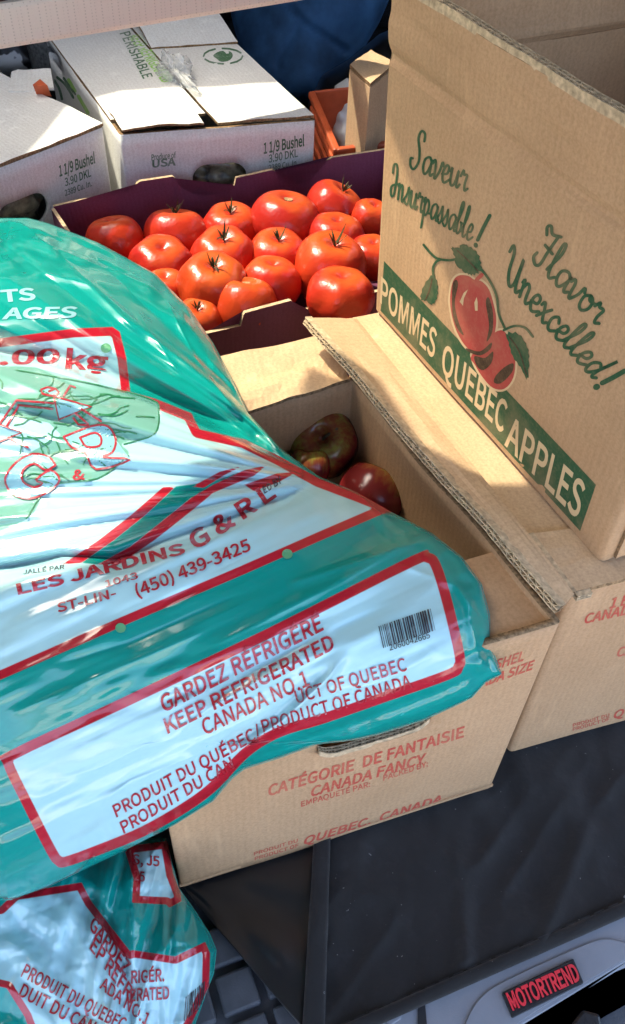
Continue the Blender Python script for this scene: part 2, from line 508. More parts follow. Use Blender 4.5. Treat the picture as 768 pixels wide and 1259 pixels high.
def ink(name, col, ground, wear=.3, scale=260, rough=.7):
    """printing ink that lets a little of the board through"""
    m, N, L, B = material(name)
    ob = N.new('ShaderNodeTexCoord').outputs['Object']
    n1 = noise(N, L, scale, ob, 3, .7); n2 = noise(N, L, 25, ob, 2)
    f = ramp(N, L, n1.outputs[0], [(.45, (0, 0, 0)), (.75, (wear, wear, wear))])
    c = mixc(N, L, f.outputs[0], col, ground)
    c = mixc(N, L, ramp(N, L, n2.outputs[0], [(.45, (0, 0, 0)), (.75, (.26, .26, .26))]).outputs[0], c, ground)
    L.new(c, B.inputs['Base Color']); B.inputs['Roughness'].default_value = rough; B.inputs['Specular IOR Level'].default_value = .3
    return m

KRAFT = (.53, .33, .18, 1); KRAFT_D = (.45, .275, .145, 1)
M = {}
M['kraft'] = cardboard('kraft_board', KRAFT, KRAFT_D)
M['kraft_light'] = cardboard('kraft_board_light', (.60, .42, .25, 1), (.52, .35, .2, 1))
M['kraft_edge'] = plain('kraft_edge', (.30, .19, .10, 1), .9, .1, .3, 300)
M['flute'] = plain('flute_paper', (.56, .42, .26, 1), .85, .2, .2, 200)
M['white_board'] = cardboard('white_board', (.80, .80, .76, 1), (.76, .76, .73, 1), .5)
M['purple_board'] = cardboard('purple_board', (.19, .065, .125, 1), (.16, .052, .105, 1), .5)
M['red_ink'] = ink('red_ink', (.46, .07, .045, 1), KRAFT)
M['green_ink'] = ink('green_ink', (.022, .08, .034, 1), KRAFT, .12)
M['cream_ink'] = ink('bare_board', (.62, .46, .26, 1), KRAFT, .3)
M['apple_ink'] = ink('apple_red_ink', (.40, .055, .045, 1), KRAFT, .15)
M['brown_ink'] = ink('dark_brown_ink', (.05, .028, .015, 1), KRAFT, .15)
M['white_print'] = ink('green_print_on_white', (.05, .14, .06, 1), (.8, .8, .76, 1), .2)
M['lime_print'] = ink('lime_print_on_white', (.33, .62, .13, 1), (.8, .8, .76, 1), .2)

# ------------------------------------------------------------------ setting: cargo floor, seat back, added slab and pane out of view that shape the sunlight
FL = -.014
M['carpet'] = plain('dark_carpet', (.022, .022, .024, 1), .95, .1, .3, 400, .6, 900)
fl = mesh_obj('cargo_floor', [(-2.2, -.6, FL - .03), (2.2, -.6, FL - .03), (2.2, 3.4, FL - .03), (-2.2, 3.4, FL - .03)], [(0, 1, 2, 3)], M['carpet'])
tag(fl, None, None, kind='structure')
sb = box('seat_back', (0, 2.75, .55), (4.4, 0, 0), (0, .12, 0), (0, .25, 1.2), M['carpet'], bev=.04)
tag(sb, None, None, kind='structure')
gnd = mesh_obj('ground', [(-60, -60, -.72), (60, -60, -.72), (60, 60, -.72), (-60, 60, -.72)], [(0, 1, 2, 3)], plain('pale_concrete', (.42, .40, .37, 1), .9, .2, .1, .6))
tag(gnd, None, None, kind='structure')
def shade_slab_with_hole():  # unseen slab added overhead to shade the load around the sun patch
    z = 1.12
    outer = [(-1.5, -.55), (.75, -.55), (.75, 3.2), (-1.5, 3.2)]
    hole = [(-.30, 1.80), (-.322, 1.05), (-.298, .846), (-.345, .842), (-.40, .875), (-.435, .96), (-.50, 1.0), (-.525, .80), (-.62, .65), (-1.05, .60), (-.915, 1.50), (-.90, 1.60), (-.83, 1.67), (-.52, 1.75)]  # outline shaped to the wanted patch of sunlight
    bm = bmesh.new(); ed = []
    for loop in (outer, hole):
        vs = [bm.verts.new((x, y, z)) for x, y in loop]
        ed += [bm.edges.new((vs[i], vs[(i + 1) % len(vs)])) for i in range(len(vs))]
    bmesh.ops.triangle_fill(bm, edges=ed, use_beauty=True)
    g = bmesh.ops.extrude_face_region(bm, geom=list(bm.faces))
    for v in g['geom']:
        if isinstance(v, bmesh.types.BMVert): v.co.z += .03
    bmesh.ops.recalc_face_normals(bm, faces=bm.faces)
    me = bpy.data.meshes.new('shade_slab'); bm.to_mesh(me); bm.free()
    me.materials.append(plain('shade_slab_grey', (.16, .155, .15, 1), .9, .1))
    o = bpy.data.objects.new('shade_slab', me); COL.objects.link(o); tag(o, None, None, kind='structure')
shade_slab_with_hole()
for sx, y0_, nm in ((-1.05, -.45, 'car_side'), (1.0, .6, 'car_side')):
    o = box(nm, (sx, (y0_ + 3.1) / 2, .52), (.06, 0, 0), (0, 3.1 - y0_, 0), (0, 0, 1.18), plain('side_trim', (.09, .085, .08, 1), .8, .2), bev=.01)
    tag(o, None, None, kind='structure')
m, N, L, B = material('sun_dimmer_tint')  # unseen pane added over the hole to weaken the sun
tr_ = N.new('ShaderNodeBsdfTransparent'); tr_.inputs[0].default_value = (.43, .44, .42, 1)
L.new(tr_.outputs[0], N['Material Output'].inputs[0])
gl = mesh_obj('sun_dimmer', [(-1.2, .5, 1.16), (-.25, .5, 1.16), (-.25, 1.9, 1.16), (-1.2, 1.9, 1.16)], [(0, 1, 2, 3)], m)
tag(gl, None, None, kind='structure')

# ------------------------------------------------------------------ cargo mat with rim and badge
M['mat'] = plain('grey_rubber', (.075, .08, .09, 1), .6, .35, .1, 60, .25, 500)
M['rim'] = plain('grey_rim_rubber', (.23, .24, .262, 1), .5, .4, .06, 18, .12, 700)
M['badge'] = plain('black_badge', (.02, .02, .022, 1), .5, .4)
M['badge_red'] = plain('red_badge_letters', (.75, .03, .045, 1), .4, .5, .05)
mat_o = empty('cargo_mat', (*atz((520, 1240), 0)[:2], FL))
tag(mat_o, 'grey rubber cargo mat with raised rim and black badge with red letters', 'cargo mat')
box('base', (.05, .45, FL - .011), (1.5, .3, 0), (-.3, 1.5, 0), (0, 0, .008), M['mat'], mat_o)
eh = nrm(atz((768, 1128), 0) - atz((540, 1238), 0)); eh[2] = 0; eh = nrm(eh); ev = np.array([-eh[1], eh[0], 0])
# tread blocks
e1 = nrm(atz((215, 1240 - 62 - 20), FL) - atz((130 / 1.92, 1190), FL)) if False else nrm(atz((325, 1228), FL) - atz((262, 1205), FL))
a_dir = nrm(atz((305, 1225), FL) - atz((268, 1240), FL)); b_dir = np.array([-a_dir[1], a_dir[0], 0])
blk = None
cen = atz((292, 1219), FL)
for i in range(-4, 6):
    for j in range(-4, 4):
        c = cen + a_dir * (i * .040) + b_dir * (j * .040 + (.0 if i % 2 else .0))
        p = toline(c)
        if not (215 < p[0] < 400 and 1150 < p[1] < 1290): continue
        if blk is None:
            blk = box('tread_block', c, a_dir * .033, b_dir * .033, (0, 0, .010), M['mat'], mat_o, bev=.0025); c0 = c
        else:
            k = blk.copy(); COL.objects.link(k); k.parent = mat_o; k.location = Vector(c - c0)
# rim plate
zr = -.001
def zpts(lst, z): return [atz(p, z) for p in lst]
rim = prism('rim', zpts([(398, 1300), (515, 1228), (640, 1160), (820, 1075), (1230, 890), (1260, 962), (860, 1146), (768, 1184), (640, 1262), (600, 1330)], zr), (0, 0, -.010), M['rim'], mat_o); bevel(rim, .003)
rim2 = prism('rim', zpts([(300, 1335), (396, 1301), (598, 1331), (560, 1400), (300, 1400)], zr - .004), (0, 0, -.008), M['rim'], mat_o); bevel(rim2, .003)
pan = smooth_poly([(566, 1290), (574, 1255), (592, 1226), (622, 1206), (700, 1170), (742, 1155), (775, 1160), (812, 1152), (780, 1172), (640, 1255), (600, 1300)], 4)
inner = prism('rim_panel', zpts(pan, zr + .0022), (0, 0, -.003), M['rim'], mat_o); bevel(inner, .0012)
strip = prism('rim_step', zpts([(514, 1232), (522, 1228), (528, 1300), (512, 1300)], zr + .0015), (0, 0, -.003), M['badge'], mat_o)
arrow = prism('rim_mark', zpts([(474, 1248), (497, 1238), (493, 1252), (478, 1262)], zr + .003), (0, 0, -.004), M['rim'], mat_o); bevel(arrow, .001)
bq = [(617, 1220), (705, 1178), (718, 1208), (630, 1251)]
bd = prism('badge', zpts(bq, zr + .0055), (0, 0, -.005), M['badge'], mat_o); bevel(bd, .0012)
fr = strokes('badge_border', [[(620, 1222), (704, 1182), (714, 1207), (632, 1247), (620, 1222)]], 2.2, Plane((0, 0, zr + .0062), (0, 0, 1)), M['badge'], bd, n=1)
V, F = glyphs('MOTORTREND', .045, .98)
A, Bp, U0 = np.array((630., 1242.)), np.array((714., 1204.)), np.array((-8.5, -20.))
W = A + V[:, :1] * (Bp - A) + V[:, 1:] * U0
Pb = np.array([atz(p, zr + .0058) for p in W]); Pt = np.array([atz(p, zr + .0075) for p in W])
n_ = len(Pb); ecount = {}
for f in F:
    for i in range(len(f)):
        e = (f[i], f[(i + 1) % len(f)]); ecount[e] = 1
side = [(a, b, b + n_, a + n_) for (a, b) in ecount if (b, a) not in ecount]
lt = mesh_obj('badge_lettering', np.concatenate([Pb, Pt]), [tuple(i + n_ for i in f) for f in F] + side, M['badge_red'], bd)
# latch at the lower right
M['black_plastic'] = plain('black_plastic', (.012, .012, .013, 1), .35, .5, .2, 40, .3, 120)
lat = empty('latch_catch', atz((735, 1252), -.02)); tag(lat, 'black latch catch in the sill below the grey mat rim', 'latch')
l1 = prism('plate', zpts([(650, 1262), (770, 1192), (830, 1215), (800, 1330), (650, 1330)], -.024), (0, 0, -.01), M['carpet'], lat)
l2 = prism('hook', zpts([(702, 1258), (716, 1240), (738, 1246), (742, 1275), (705, 1280)], -.008), (0, 0, -.018), M['black_plastic'], lat); bevel(l2, .003)

# black fabric sheet under the boxes
def fabric():
    m, N, L, B = material('black_fabric')
    ob = N.new('ShaderNodeTexCoord').outputs['Object']
    n1 = noise(N, L, 14, ob, 5, .6); dust = noise(N, L, 260, ob, 2, .5); dust2 = noise(N, L, 60, ob, 3, .7)
    c = mixc(N, L, n1.outputs[0], (.0125, .0115, .011, 1), (.024, .0225, .0215, 1))
    c = mixc(N, L, ramp(N, L, dust.outputs[0], [(.755, (0, 0, 0)), (.775, (.6, .6, .6))]).outputs[0], c, (.25, .24, .23, 1))
    c = mixc(N, L, ramp(N, L, dust2.outputs[0], [(.55, (0, 0, 0)), (.9, (.3, .3, .3))]).outputs[0], c, (.045, .045, .05, 1))
    L.new(c, B.inputs['Base Color'])
    B.inputs['Roughness'].default_value = .85; B.inputs['Specular IOR Level'].default_value = .2
    B.inputs['Sheen Weight'].default_value = .25; B.inputs['Sheen Roughness'].default_value = .5
    w = N.new('ShaderNodeTexVoronoi'); w.inputs['Scale'].default_value = 900; L.new(ob, w.inputs['Vector'])
    b0 = bump(N, L, w.outputs[0], B, .15, .0005)
    bump(N, L, noise(N, L, 40, ob, 3).outputs[0], B, .5, .004, b0)
    return m
M['fabric'] = fabric()
m, N, L, B = material('black_lining'); B.inputs['Base Color'].default_value = (.012, .012, .013, 1); B.inputs['Roughness'].default_value = .33
M['lining'] = m
def sheet(name, corners, nu, nv, zfun, mat, parent, smooth=True):
    V = []
    c = [np.array(p, float) for p in corners]
    for j in range(nv + 1):
        for i in range(nu + 1):
            u, v = i / nu, j / nv
            p = c[0] * (1 - u) * (1 - v) + c[1] * u * (1 - v) + c[2] * u * v + c[3] * (1 - u) * v
            q = atz(p, 0); q = atz(p, zfun(u, v, q)); V.append(q)
    W = nu + 1
    F = [(j * W + i, j * W + i + 1, (j + 1) * W + i + 1, (j + 1) * W + i) for j in range(nv) for i in range(nu)]
    o = mesh_obj(name, V, F, mat, parent, smooth=smooth)
    s = o.modifiers.new('thick', 'SOLIDIFY'); s.thickness = .0012; s.offset = -1
    return o
fab = empty('fabric_liner', atz((560, 1080), -.004)); tag(fab, 'black fabric cargo liner with stitched hem lying under the apple boxes', 'fabric liner')
def zf(u, v, q):
    amp = .0042 * sstep(.02, .45, v)
    w = vnoise(q[0] * 22 + q[1] * 8, q[1] * 9 - q[0] * 4, 2) + .45 * vnoise(q[0] * 60, q[1] * 30, 4) + .7 * (1 - 2 * abs(vnoise(q[0] * 26 - q[1] * 20, q[1] * 12 + q[0] * 9, 13)))
    fold = .006 * math.exp(-((u - .215 - .036 * (v - .8)) / .012) ** 2) * float(sstep(.55, .8, v)) * float(1 - sstep(.9, 1.0, v))
    fold += .004 * math.exp(-((u - .37 + .15 * (v - .7)) / .015) ** 2) * float(sstep(.4, .7, v))
    return -.0075 + .006 * float(sstep(.72, .95, v)) + amp * float(w) * .9 + fold
sheet('cloth', [(396, 952), (1250, 627), (1250, 914), (382, 1292)], 240, 90, zf, M['fabric'], fab)
def hemz(u, v, q): return .0035 + .0015 * math.sin(v * math.pi) + .0008 * float(vnoise(u * 30, v, 6))
sheet('hem', [(384, 1277), (1250, 898), (1250, 915), (384, 1296)], 200, 4, hemz, M['fabric'], fab)
sheet('hem', [(386, 1030), (406, 1024), (398, 1290), (370, 1290)], 5, 60, lambda u, v, q: .002 + .0015 * math.sin(u * math.pi) + .001 * float(vnoise(v * 9, u, 8)), M['fabric'], fab)
strokes('stitching', [[(384 + 866 * t, 1275 - 379 * t) for t in (i / 50, i / 50 + .013)] for i in range(50)], 1.4, Plane((0, 0, .0062), (0, 0, 1)), M['black_plastic'], fab, n=1)
lin = sheet('lining_flap', [(196, 1040), (392, 1024), (378, 1272), (226, 1094)], 60, 60,
      lambda u, v, q: -.0075 + .004 * float(sstep(.5, .9, v)) + .0035 * float(vnoise(u * 4, v * 5, 11)) + .003 * math.exp(-((u - .75) / .12) ** 2 - ((v - .72) / .1) ** 2), M['lining'], fab)
lin['label'] = 'glossy black lining flap folded under the liner'

# ------------------------------------------------------------------ open apple box (the bag lies over it)
T = .006
ob_BL, ob_BR = atz((221, 1092), 0), atz((605, 968), 0)
ztop = .28
eF = nrm(ob_BR - ob_BL); nF = np.array([eF[1], -eF[0], 0])      # front face points to the viewer
rr_top = atz((436, 462), ztop); rl_top = atz((300, 500), ztop)
eR = nrm(rr_top - rl_top)
rl_top = rl_top - eR * .105
base = [ob_BL, ob_BR, np.array([*rr_top[:2], 0]) + np.array([.004, .008, 0]), np.array([*rl_top[:2], 0])]
top = [ob_BL + [0, 0, ztop], ob_BR + np.array([.004, .003, ztop]), rr_top, rl_top]
abox = empty('apple_box', (ob_BL + ob_BR) / 2); tag(abox, 'open brown apple box with red lettering, lying under the teal bag', 'cardboard box', 'brown apple boxes')
body = carton_body('body', base, top, T, M['kraft'], abox, nh=18, warp=.003, seed=1, edge=M['kraft_edge'])
hc = onplane((462, 903), ob_BL, nF)
cut(body, *stadium(hc, eF, np.array([0, 0, 1.]), nF, .100, .034, .03))
fp = skin_of(body)
prism('bottom', [p + np.array([0, 0, .002]) for p in base], (0, 0, .004), M['kraft'], abox)
# hand hole's corrugated lower edge
he = [onplane(p, ob_BL, nF) for p in ((410, 934), (425, 940), (462, 929), (500, 916), (518, 905))]
hw = .034 / 2
arc = [hc + eF * x + np.array([0, 0, 1.]) * y for x, y in [(-.0485, -.006), (-.043, -.0125), (-.033, -.0168), (-.01, -.0172), (.015, -.0172), (.033, -.0168), (.043, -.0125), (.0485, -.006)]]
flute_edge('hand_hole_edge', arc, -nF * T, (0, 0, 1), M['flute'], body, pitch=.006, rows=2, depthm=.002)
# flaps
hA, hB = rr_top + np.array([.006, .012, .002]), top[1] + np.array([.008, .010, .003])
C_, D_ = atz((378, 397), .312), atz((688, 752), .288)
def ragged(u, v):
    return np.array([.0018 * float(vnoise(u * 6, 0, 3)), 0, .0012 * float(vnoise(u * 7, 1, 3))]) * float(sstep(.7, 1, v))
hA2 = atz((436, 400), .290); hB2 = atz((700, 738), .287)
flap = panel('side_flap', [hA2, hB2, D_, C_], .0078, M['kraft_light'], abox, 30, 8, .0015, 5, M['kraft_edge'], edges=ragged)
fpts = [C_ + (D_ - C_) * (i / 30) + ragged(1 - i / 30, 1) for i in range(31)]
tn = nrm(np.cross(hB2 - hA2, C_ - hA2))   # the outer face's normal, as panel() takes it
flute_edge('flap_edge', fpts, -tn * .0080, nrm(C_ - hA2 + D_ - hB2), M['flute'], flap, pitch=.0095, rows=2, wall=.0005, depthm=.003)
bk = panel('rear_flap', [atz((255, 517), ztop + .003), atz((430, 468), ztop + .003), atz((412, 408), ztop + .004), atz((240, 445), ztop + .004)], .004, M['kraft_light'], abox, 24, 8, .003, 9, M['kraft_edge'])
fb = panel('front_flap', [ob_BL + np.array([0, 0, ztop]) + eF * .19 - nF * .004, top[1] - nF * .004 - eF * .006, top[1] - nF * .085 - eF * .012, ob_BL + np.array([0, 0, ztop]) + eF * .19 - nF * .085], .004, M['kraft'], abox, 12, 6, .001, 11, M['kraft_edge'])
for o_ in (fb,): o_.location.z -= .006
RI = M['red_ink']
text('CATÉGORIE  DE FANTAISIE', (329, 979), (570, 906), (-1, -12.5), fp, RI, body, bold=.03, shear=.22)
text('CANADA FANCY', (381, 980), (522, 938), (0, -11.5), fp, RI, body, bold=.03, shear=.22)
text('EMPAQUETÉ PAR:', (370, 992), (455, 967), (0, -6.5), fp, RI, body, bold=.015)
text('PACKED BY:', (471, 960), (526, 942), (0, -6.5), fp, RI, body, bold=.015)
text('QUEBEC,  CANADA', (372, 1039), (543, 986), (1, -9), fp, RI, body, bold=.03, shear=.22)
text('PRODUIT DU', (312, 1052), (366, 1035), (0, -4), fp, RI, body, bold=.01)
text('PRODUCT OF', (313, 1058), (367, 1041), (0, -4), fp, RI, body, bold=.01)
text('1 BUSHEL', (576, 834), (643, 812), (2, -12), fp, RI, body, bold=.03, shear=.22)
text('CANADA SIZE', (560, 856), (654, 823), (2, -11), fp, RI, body, bold=.03, shear=.22)

# apples
def apple_mat():
    m, N, L, B = material('apple_skin')
    ob = N.new('ShaderNodeTexCoord').outputs['Object']
    n1 = noise(N, L, .9, ob, 3); s = mapping(N, L, ob, (7, 7, 1.2)); n2 = noise(N, L, 1.0, s, 3)
    mm = N.new('ShaderNodeMath'); mm.operation = 'ADD'; L.new(n1.outputs[0], mm.inputs[0])
    m2 = N.new('ShaderNodeMath'); m2.operation = 'MULTIPLY'; m2.inputs[1].default_value = .35; L.new(n2.outputs[0], m2.inputs[0]); L.new(m2.outputs[0], mm.inputs[1])
    g = N.new('ShaderNodeSeparateXYZ'); L.new(ob, g.inputs[0])
    m3 = N.new('ShaderNodeMath'); m3.operation = 'MULTIPLY_ADD'; m3.inputs[1].default_value = -.28; L.new(g.outputs[2], m3.inputs[0]); L.new(mm.outputs[0], m3.inputs[2]); mm = m3
    r = ramp(N, L, mm.outputs[0], [(.30, (.24, .22, .04)), (.45, (.22, .07, .022)), (.60, (.16, .014, .014))])
    L.new(r.outputs[0], B.inputs['Base Color']); B.inputs['Roughness'].default_value = .22; B.inputs['Subsurface Weight'].default_value = .05; B.inputs['Subsurface Radius'].default_value = (.01, .004, .002)
    return m
M['apple'] = apple_mat(); M['stem'] = plain('stem', (.07, .05, .02, 1), .8)
def revolve(name, prof, seg, mat, parent=None, lobes=0, lamp=0.0, rnd=0):
    V = []; F = []
    r_ = np.random.RandomState(rnd); ph = r_.rand(3) * 6.28
    for (r, z) in prof:
        for k in range(seg):
            a = 2 * math.pi * k / seg
            f = 1 + lamp * (.6 * math.cos(lobes * a + ph[0]) + .5 * math.cos((lobes - 2) * a + ph[1]) + .35 * math.cos(2 * a + ph[2])) * (r / max(p[0] for p in prof)) ** 1.0 * (1.0 if z > 0 else .6)
            V.append((r * f * math.cos(a), r * f * math.sin(a), z * (1 + lamp * .25 * math.cos(a + ph[2]))))
    n = len(prof)
    for j in range(n - 1):
        for k in range(seg):
            a, b = j * seg + k, j * seg + (k + 1) % seg
            F.append((a, b, b + seg, a + seg))
    V.append((0, 0, prof[0][1])); V.append((0, 0, prof[-1][1]))
    for k in range(seg):
        F.append((len(V) - 2, (k + 1) % seg, k)); F.append((len(V) - 1, (n - 1) * seg + k, (n - 1) * seg + (k + 1) % seg))
    o = mesh_obj(name, V, F, mat, parent, smooth=True); return o
ap_prof = [(.08, -.80), (.25, -.86), (.45, -.82), (.72, -.58), (.93, -.2), (1.0, .15), (.95, .5), (.78, .78), (.55, .90), (.35, .88), (.2, .76), (.08, .62)]
ap_prof = smooth_poly(ap_prof, 3, False)
protoA = None
apples = [((398, 547), .200, 43, (.5, -.35, .4), 'large red and green apple facing up in the open box'),
          ((381, 578), .203, 26, (-.3, .5, 1.0), 'small yellowish apple half hidden by the teal bag'),
          ((455, 616), .185, 42, (.9, .3, 2.4), 'dark red apple low beside the side wall of the open box')]
for i, (p, z, r, rot, lab) in enumerate(apples):
    c = atz(p, z); R_ = r * depth(c) / FPX
    if protoA is None:
        o = revolve('apple', ap_prof, 28, M['apple'], None, 5, .05, 1); protoA = o
        st = mesh_obj('stem', [(x + .12 * k * k, y, .60 + .16 * k) for k in range(3) for x, y in ((.045, 0), (0, .045), (-.045, 0), (0, -.045))], [(a + j * 4, (a + 1) % 4 + j * 4, (a + 1) % 4 + j * 4 + 4, a + j * 4 + 4) for j in range(2) for a in range(4)] + [(8, 9, 10, 11)], M['stem'], None)
        st.parent = o; protoS = st
    else:
        o = protoA.copy(); COL.objects.link(o); k = protoS.copy(); COL.objects.link(k); k.parent = o
    o.location = c; o.scale = (R_, R_, R_ * 1.08); o.rotation_euler = rot
    tag(o, lab, 'apple', 'apples in the open box')

# ------------------------------------------------------------------ second apple box, and the one standing on it
b2_L = atz((626.5, 925), 0); b2_dir = nrm(atz((768, 883), 0) - b2_L)
b2_tl = atz((702, 729), .283); b2_back = atz((433, 393), .283)
w2 = .31
z2 = .283
t0, t3 = b2_tl, b2_back
t1 = t0 + b2_dir * w2; t2 = t3 + b2_dir * w2
base2 = [b2_L, b2_L + b2_dir * w2, np.array([t2[0], t2[1] + .0, 0]), np.array([t3[0], t3[1], 0])]
box2 = empty('apple_box', b2_L + b2_dir * .15); tag(box2, 'closed brown apple box carrying the printed apple box on its top', 'cardboard box', 'brown apple boxes')
b2body = carton_body('body', base2, [t0, t1, t2, t3], T, M['kraft'], box2, nh=16, warp=.002, seed=4, edge=M['kraft_edge'])
nb2 = np.array([b2_dir[1], -b2_dir[0], 0])
zf1 = .0005
# side flap (left strip), front flap lying over it
dL = nrm(t3 - t0)
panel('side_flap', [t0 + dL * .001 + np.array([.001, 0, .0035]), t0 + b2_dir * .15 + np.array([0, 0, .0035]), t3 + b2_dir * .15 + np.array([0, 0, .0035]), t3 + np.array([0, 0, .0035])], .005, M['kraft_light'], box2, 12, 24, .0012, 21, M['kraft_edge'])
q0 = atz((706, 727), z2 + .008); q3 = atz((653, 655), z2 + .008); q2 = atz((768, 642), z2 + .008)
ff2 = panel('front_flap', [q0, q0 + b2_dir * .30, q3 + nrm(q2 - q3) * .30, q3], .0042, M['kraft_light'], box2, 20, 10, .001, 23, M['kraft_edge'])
flute_edge('flap_edge', [q0 + (q3 - q0) * i / 8 for i in range(9)], (0, 0, -.004), -b2_dir, M['flute'], ff2, pitch=.006, rows=1, depthm=.002)
flute_edge('fold_corner', [q0 + b2_dir * .0005 + np.array([0, 0, -.001]), q0 + b2_dir * .014 + np.array([0, 0, -.001])], (0, 0, -.006), nb2, M['flute'], ff2, pitch=.005, rows=2, depthm=.002)
p2 = Plane(b2_L, nb2)
p2 = skin_of(b2body)
text('1 BUSHEL', (749, 748), (826, 731), (2, -12), p2, RI, b2body, bold=.03, shear=.22)
text('CANADA SIZE', (717, 767), (822, 744), (2, -11.5), p2, RI, b2body, bold=.03, shear=.22)
text('CATÉGORIE DE FANTAISIE', (757, 808), (950, 765), (2, -11), p2, RI, b2body, bold=.03, shear=.22)
text('PRODUIT DU', (704, 894), (749, 881), (0, -4), p2, RI, b2body)
text('PRODUCT OF', (704, 899), (749, 886), (0, -4), p2, RI, b2body)
text('QUEBEC, CANADA', (753, 884), (905, 840), (1, -9), p2, RI, b2body, bold=.03, shear=.22)

zu = z2 + .0085
ua, ub = atz((460, 378), zu), atz((738, 692), zu)
ud = nrm(ub - ua); un = np.array([ud[1], -ud[0], 0]); un = un if np.dot(un, ORG - ua) > 0 else -un
wu = .31; hu = .250
uc, ue = ub - un * wu, ua - un * wu
ubase = [ua, ub, uc, ue]
if np.cross(ub - ua, uc - ub)[2] < 0: pass
ubx = empty('apple_box', (ua + ub) / 2); tag(ubx, 'brown apple box printed with red apples, standing on another box', 'cardboard box', 'brown apple boxes')
utop = [p + np.array([0, 0, hu]) for p in ubase]
utop[0] = utop[0] + np.array([-.011, -.001, 0]); utop[3] = utop[3] + np.array([-.006, 0, 0])
ubody = carton_body('body', ubase, utop, T, M['kraft'], ubx, r=.007, nh=18, warp=.0025, seed=8)
prism('bottom', [p + np.array([0, 0, .001]) - nrm(p - (ua + uc) / 2) * .008 for p in ubase], (0, 0, .004), M['kraft'], ubx)
fh = .066
def creasewob(u, v): return np.array([0, 0, 0.])
def standing_flap(i, j, nout, lean, seed, sub=30):
    nout = nrm(nout); A, B = utop[i], utop[j]
    ta = A + (A - ubase[i]) / hu * fh + nout * lean; tb = B + (B - ubase[j]) / hu * fh + nout * lean
    e = nrm(B - A)
    def rg(u, v): return np.array([0, 0, .0012 * float(vnoise(u * 8, 0, seed))]) * v - nout * (.0026 * math.exp(-((v - .12) / .07) ** 2)) + nout * (.0012 * math.exp(-(v / .05) ** 2))
    q = [A + e * .004, B - e * .004, tb - e * .006, ta + e * .006]
    f = panel('flap', q, .0075, M['kraft'], ubx, sub, 24, .0016, seed, M['kraft_edge'], edges=rg)
    n = nrm(np.cross(q[1] - q[0], q[3] - q[0]))
    pts = [q[3] + (q[2] - q[3]) * k / sub + rg(k / sub, 1) for k in range(sub + 1)]
    flute_edge('flap_edge', pts, -n * .0077, (0, 0, 1), M['flute'], f, wall=.0005, pitch=.0095, rows=2, depthm=.002)
standing_flap(0, 1, un, .003, 31)
standing_flap(3, 0, ud * -1, .002, 33)
standing_flap(2, 3, -un, .004, 35)
up_ = up0 = skin_of(ubody)
G = M['green_ink']
# crease: pressed fold line under the flap
# front face lower flap gap (right of the near corner)
seamA = ub - un * .020
panel('glued_flap', [ub + ud * .0035 - un * .012 + np.array([0, 0, .003]), ub + ud * .0035 - un * .25 + np.array([0, 0, .003]), ub + ud * .0035 - un * .25 + np.array([0, 0, hu * .97]), ub + ud * .0035 - un * .012 + np.array([0, 0, hu * .97])], .003, M['kraft'], ubx, 8, 10, .001, 41, M['kraft_edge'])
blot('printed_band', [(463.5, 312), (732.6, 596), (713, 653), (459.5, 373)], up0, G, ubody, .0003, sm=0)
text('POMMES', (467, 371), (533, 441), (1.5, -31), up_, M['cream_ink'], ubody, up1=(5, -33), bold=.012, off=.0006)
text('QUEBEC', (542, 455), (618, 533), (4, -34), up_, M['cream_ink'], ubody, up1=(7, -36), bold=.012, off=.0006)
text('APPLES', (620, 546), (710, 638), (7, -37), up_, M['cream_ink'], ubody, up1=(11, -41), bold=.012, off=.0006)
ap1 = [(553, 370), (556, 348), (563, 339), (575, 339), (583, 344), (592, 346), (601, 356), (607, 375), (610, 395), (605, 420), (592, 434), (577, 430), (565, 415), (557, 395)]
ap2 = [(580, 436), (611, 407), (625, 414), (633, 440), (631, 464), (620, 478), (606, 477), (594, 465), (584, 449)]
strokes('apple_outline', [ap1 + ap1[:1], ap2 + ap2[:1]], 5.0, up_, M['cream_ink'], ubody, off=.0006)
blot('printed_apple', ap2, up_, M['apple_ink'], ubody, .0007)
blot('printed_apple', ap1, up_, M['apple_ink'], ubody, .0009)
for pl in ([(607, 470), (610, 461), (622, 450), (631, 447), (629, 458), (616, 471)], [(583, 438), (596, 440), (606, 432), (604, 446), (594, 455), (586, 450)], [(573, 428), (590, 432), (604, 421), (602, 430), (590, 437), (577, 433)],
           [(556, 352), (560, 344), (563, 350), (559, 372), (563, 394), (570, 412), (562, 404), (556, 384)], [(597, 372), (601, 366), (606, 385), (605, 408), (598, 420), (601, 400)]):
    blot('apple_shading', pl, up_, M['brown_ink'], ubody, .0011)
for pl in ([(565, 371), (570, 360), (575, 356), (570, 367), (569, 376)], [(583, 372), (586, 365), (587, 372), (587, 382), (584, 382)]):
    blot('apple_highlight', pl, up_, M['cream_ink'], ubody, .0011, sm=0)
lv1 = [(555, 304), (562, 306), (567, 302), (576, 303), (587, 312), (591, 326), (589, 334), (581, 338), (574, 336), (567, 331), (561, 325), (559, 316)]
lv2 = [(517, 367), (521, 351), (532, 338), (537.5, 349), (537.5, 364), (532, 374), (524, 370)]
lv3 = [(623, 410), (637.5, 411), (648, 427), (650, 442), (648, 466), (640, 452), (630, 438), (625, 421)]
def jag(poly):
    P = smooth_poly(poly, 4); c = np.mean(P, axis=0)
    return [tuple(c + (np.array(p) - c) * (1.07 if k % 2 else .95)) for k, p in enumerate(P)]
for l in (lv1, lv2, lv3): blot('printed_leaf', jag(l), up_, G, ubody, .0010, sm=0)
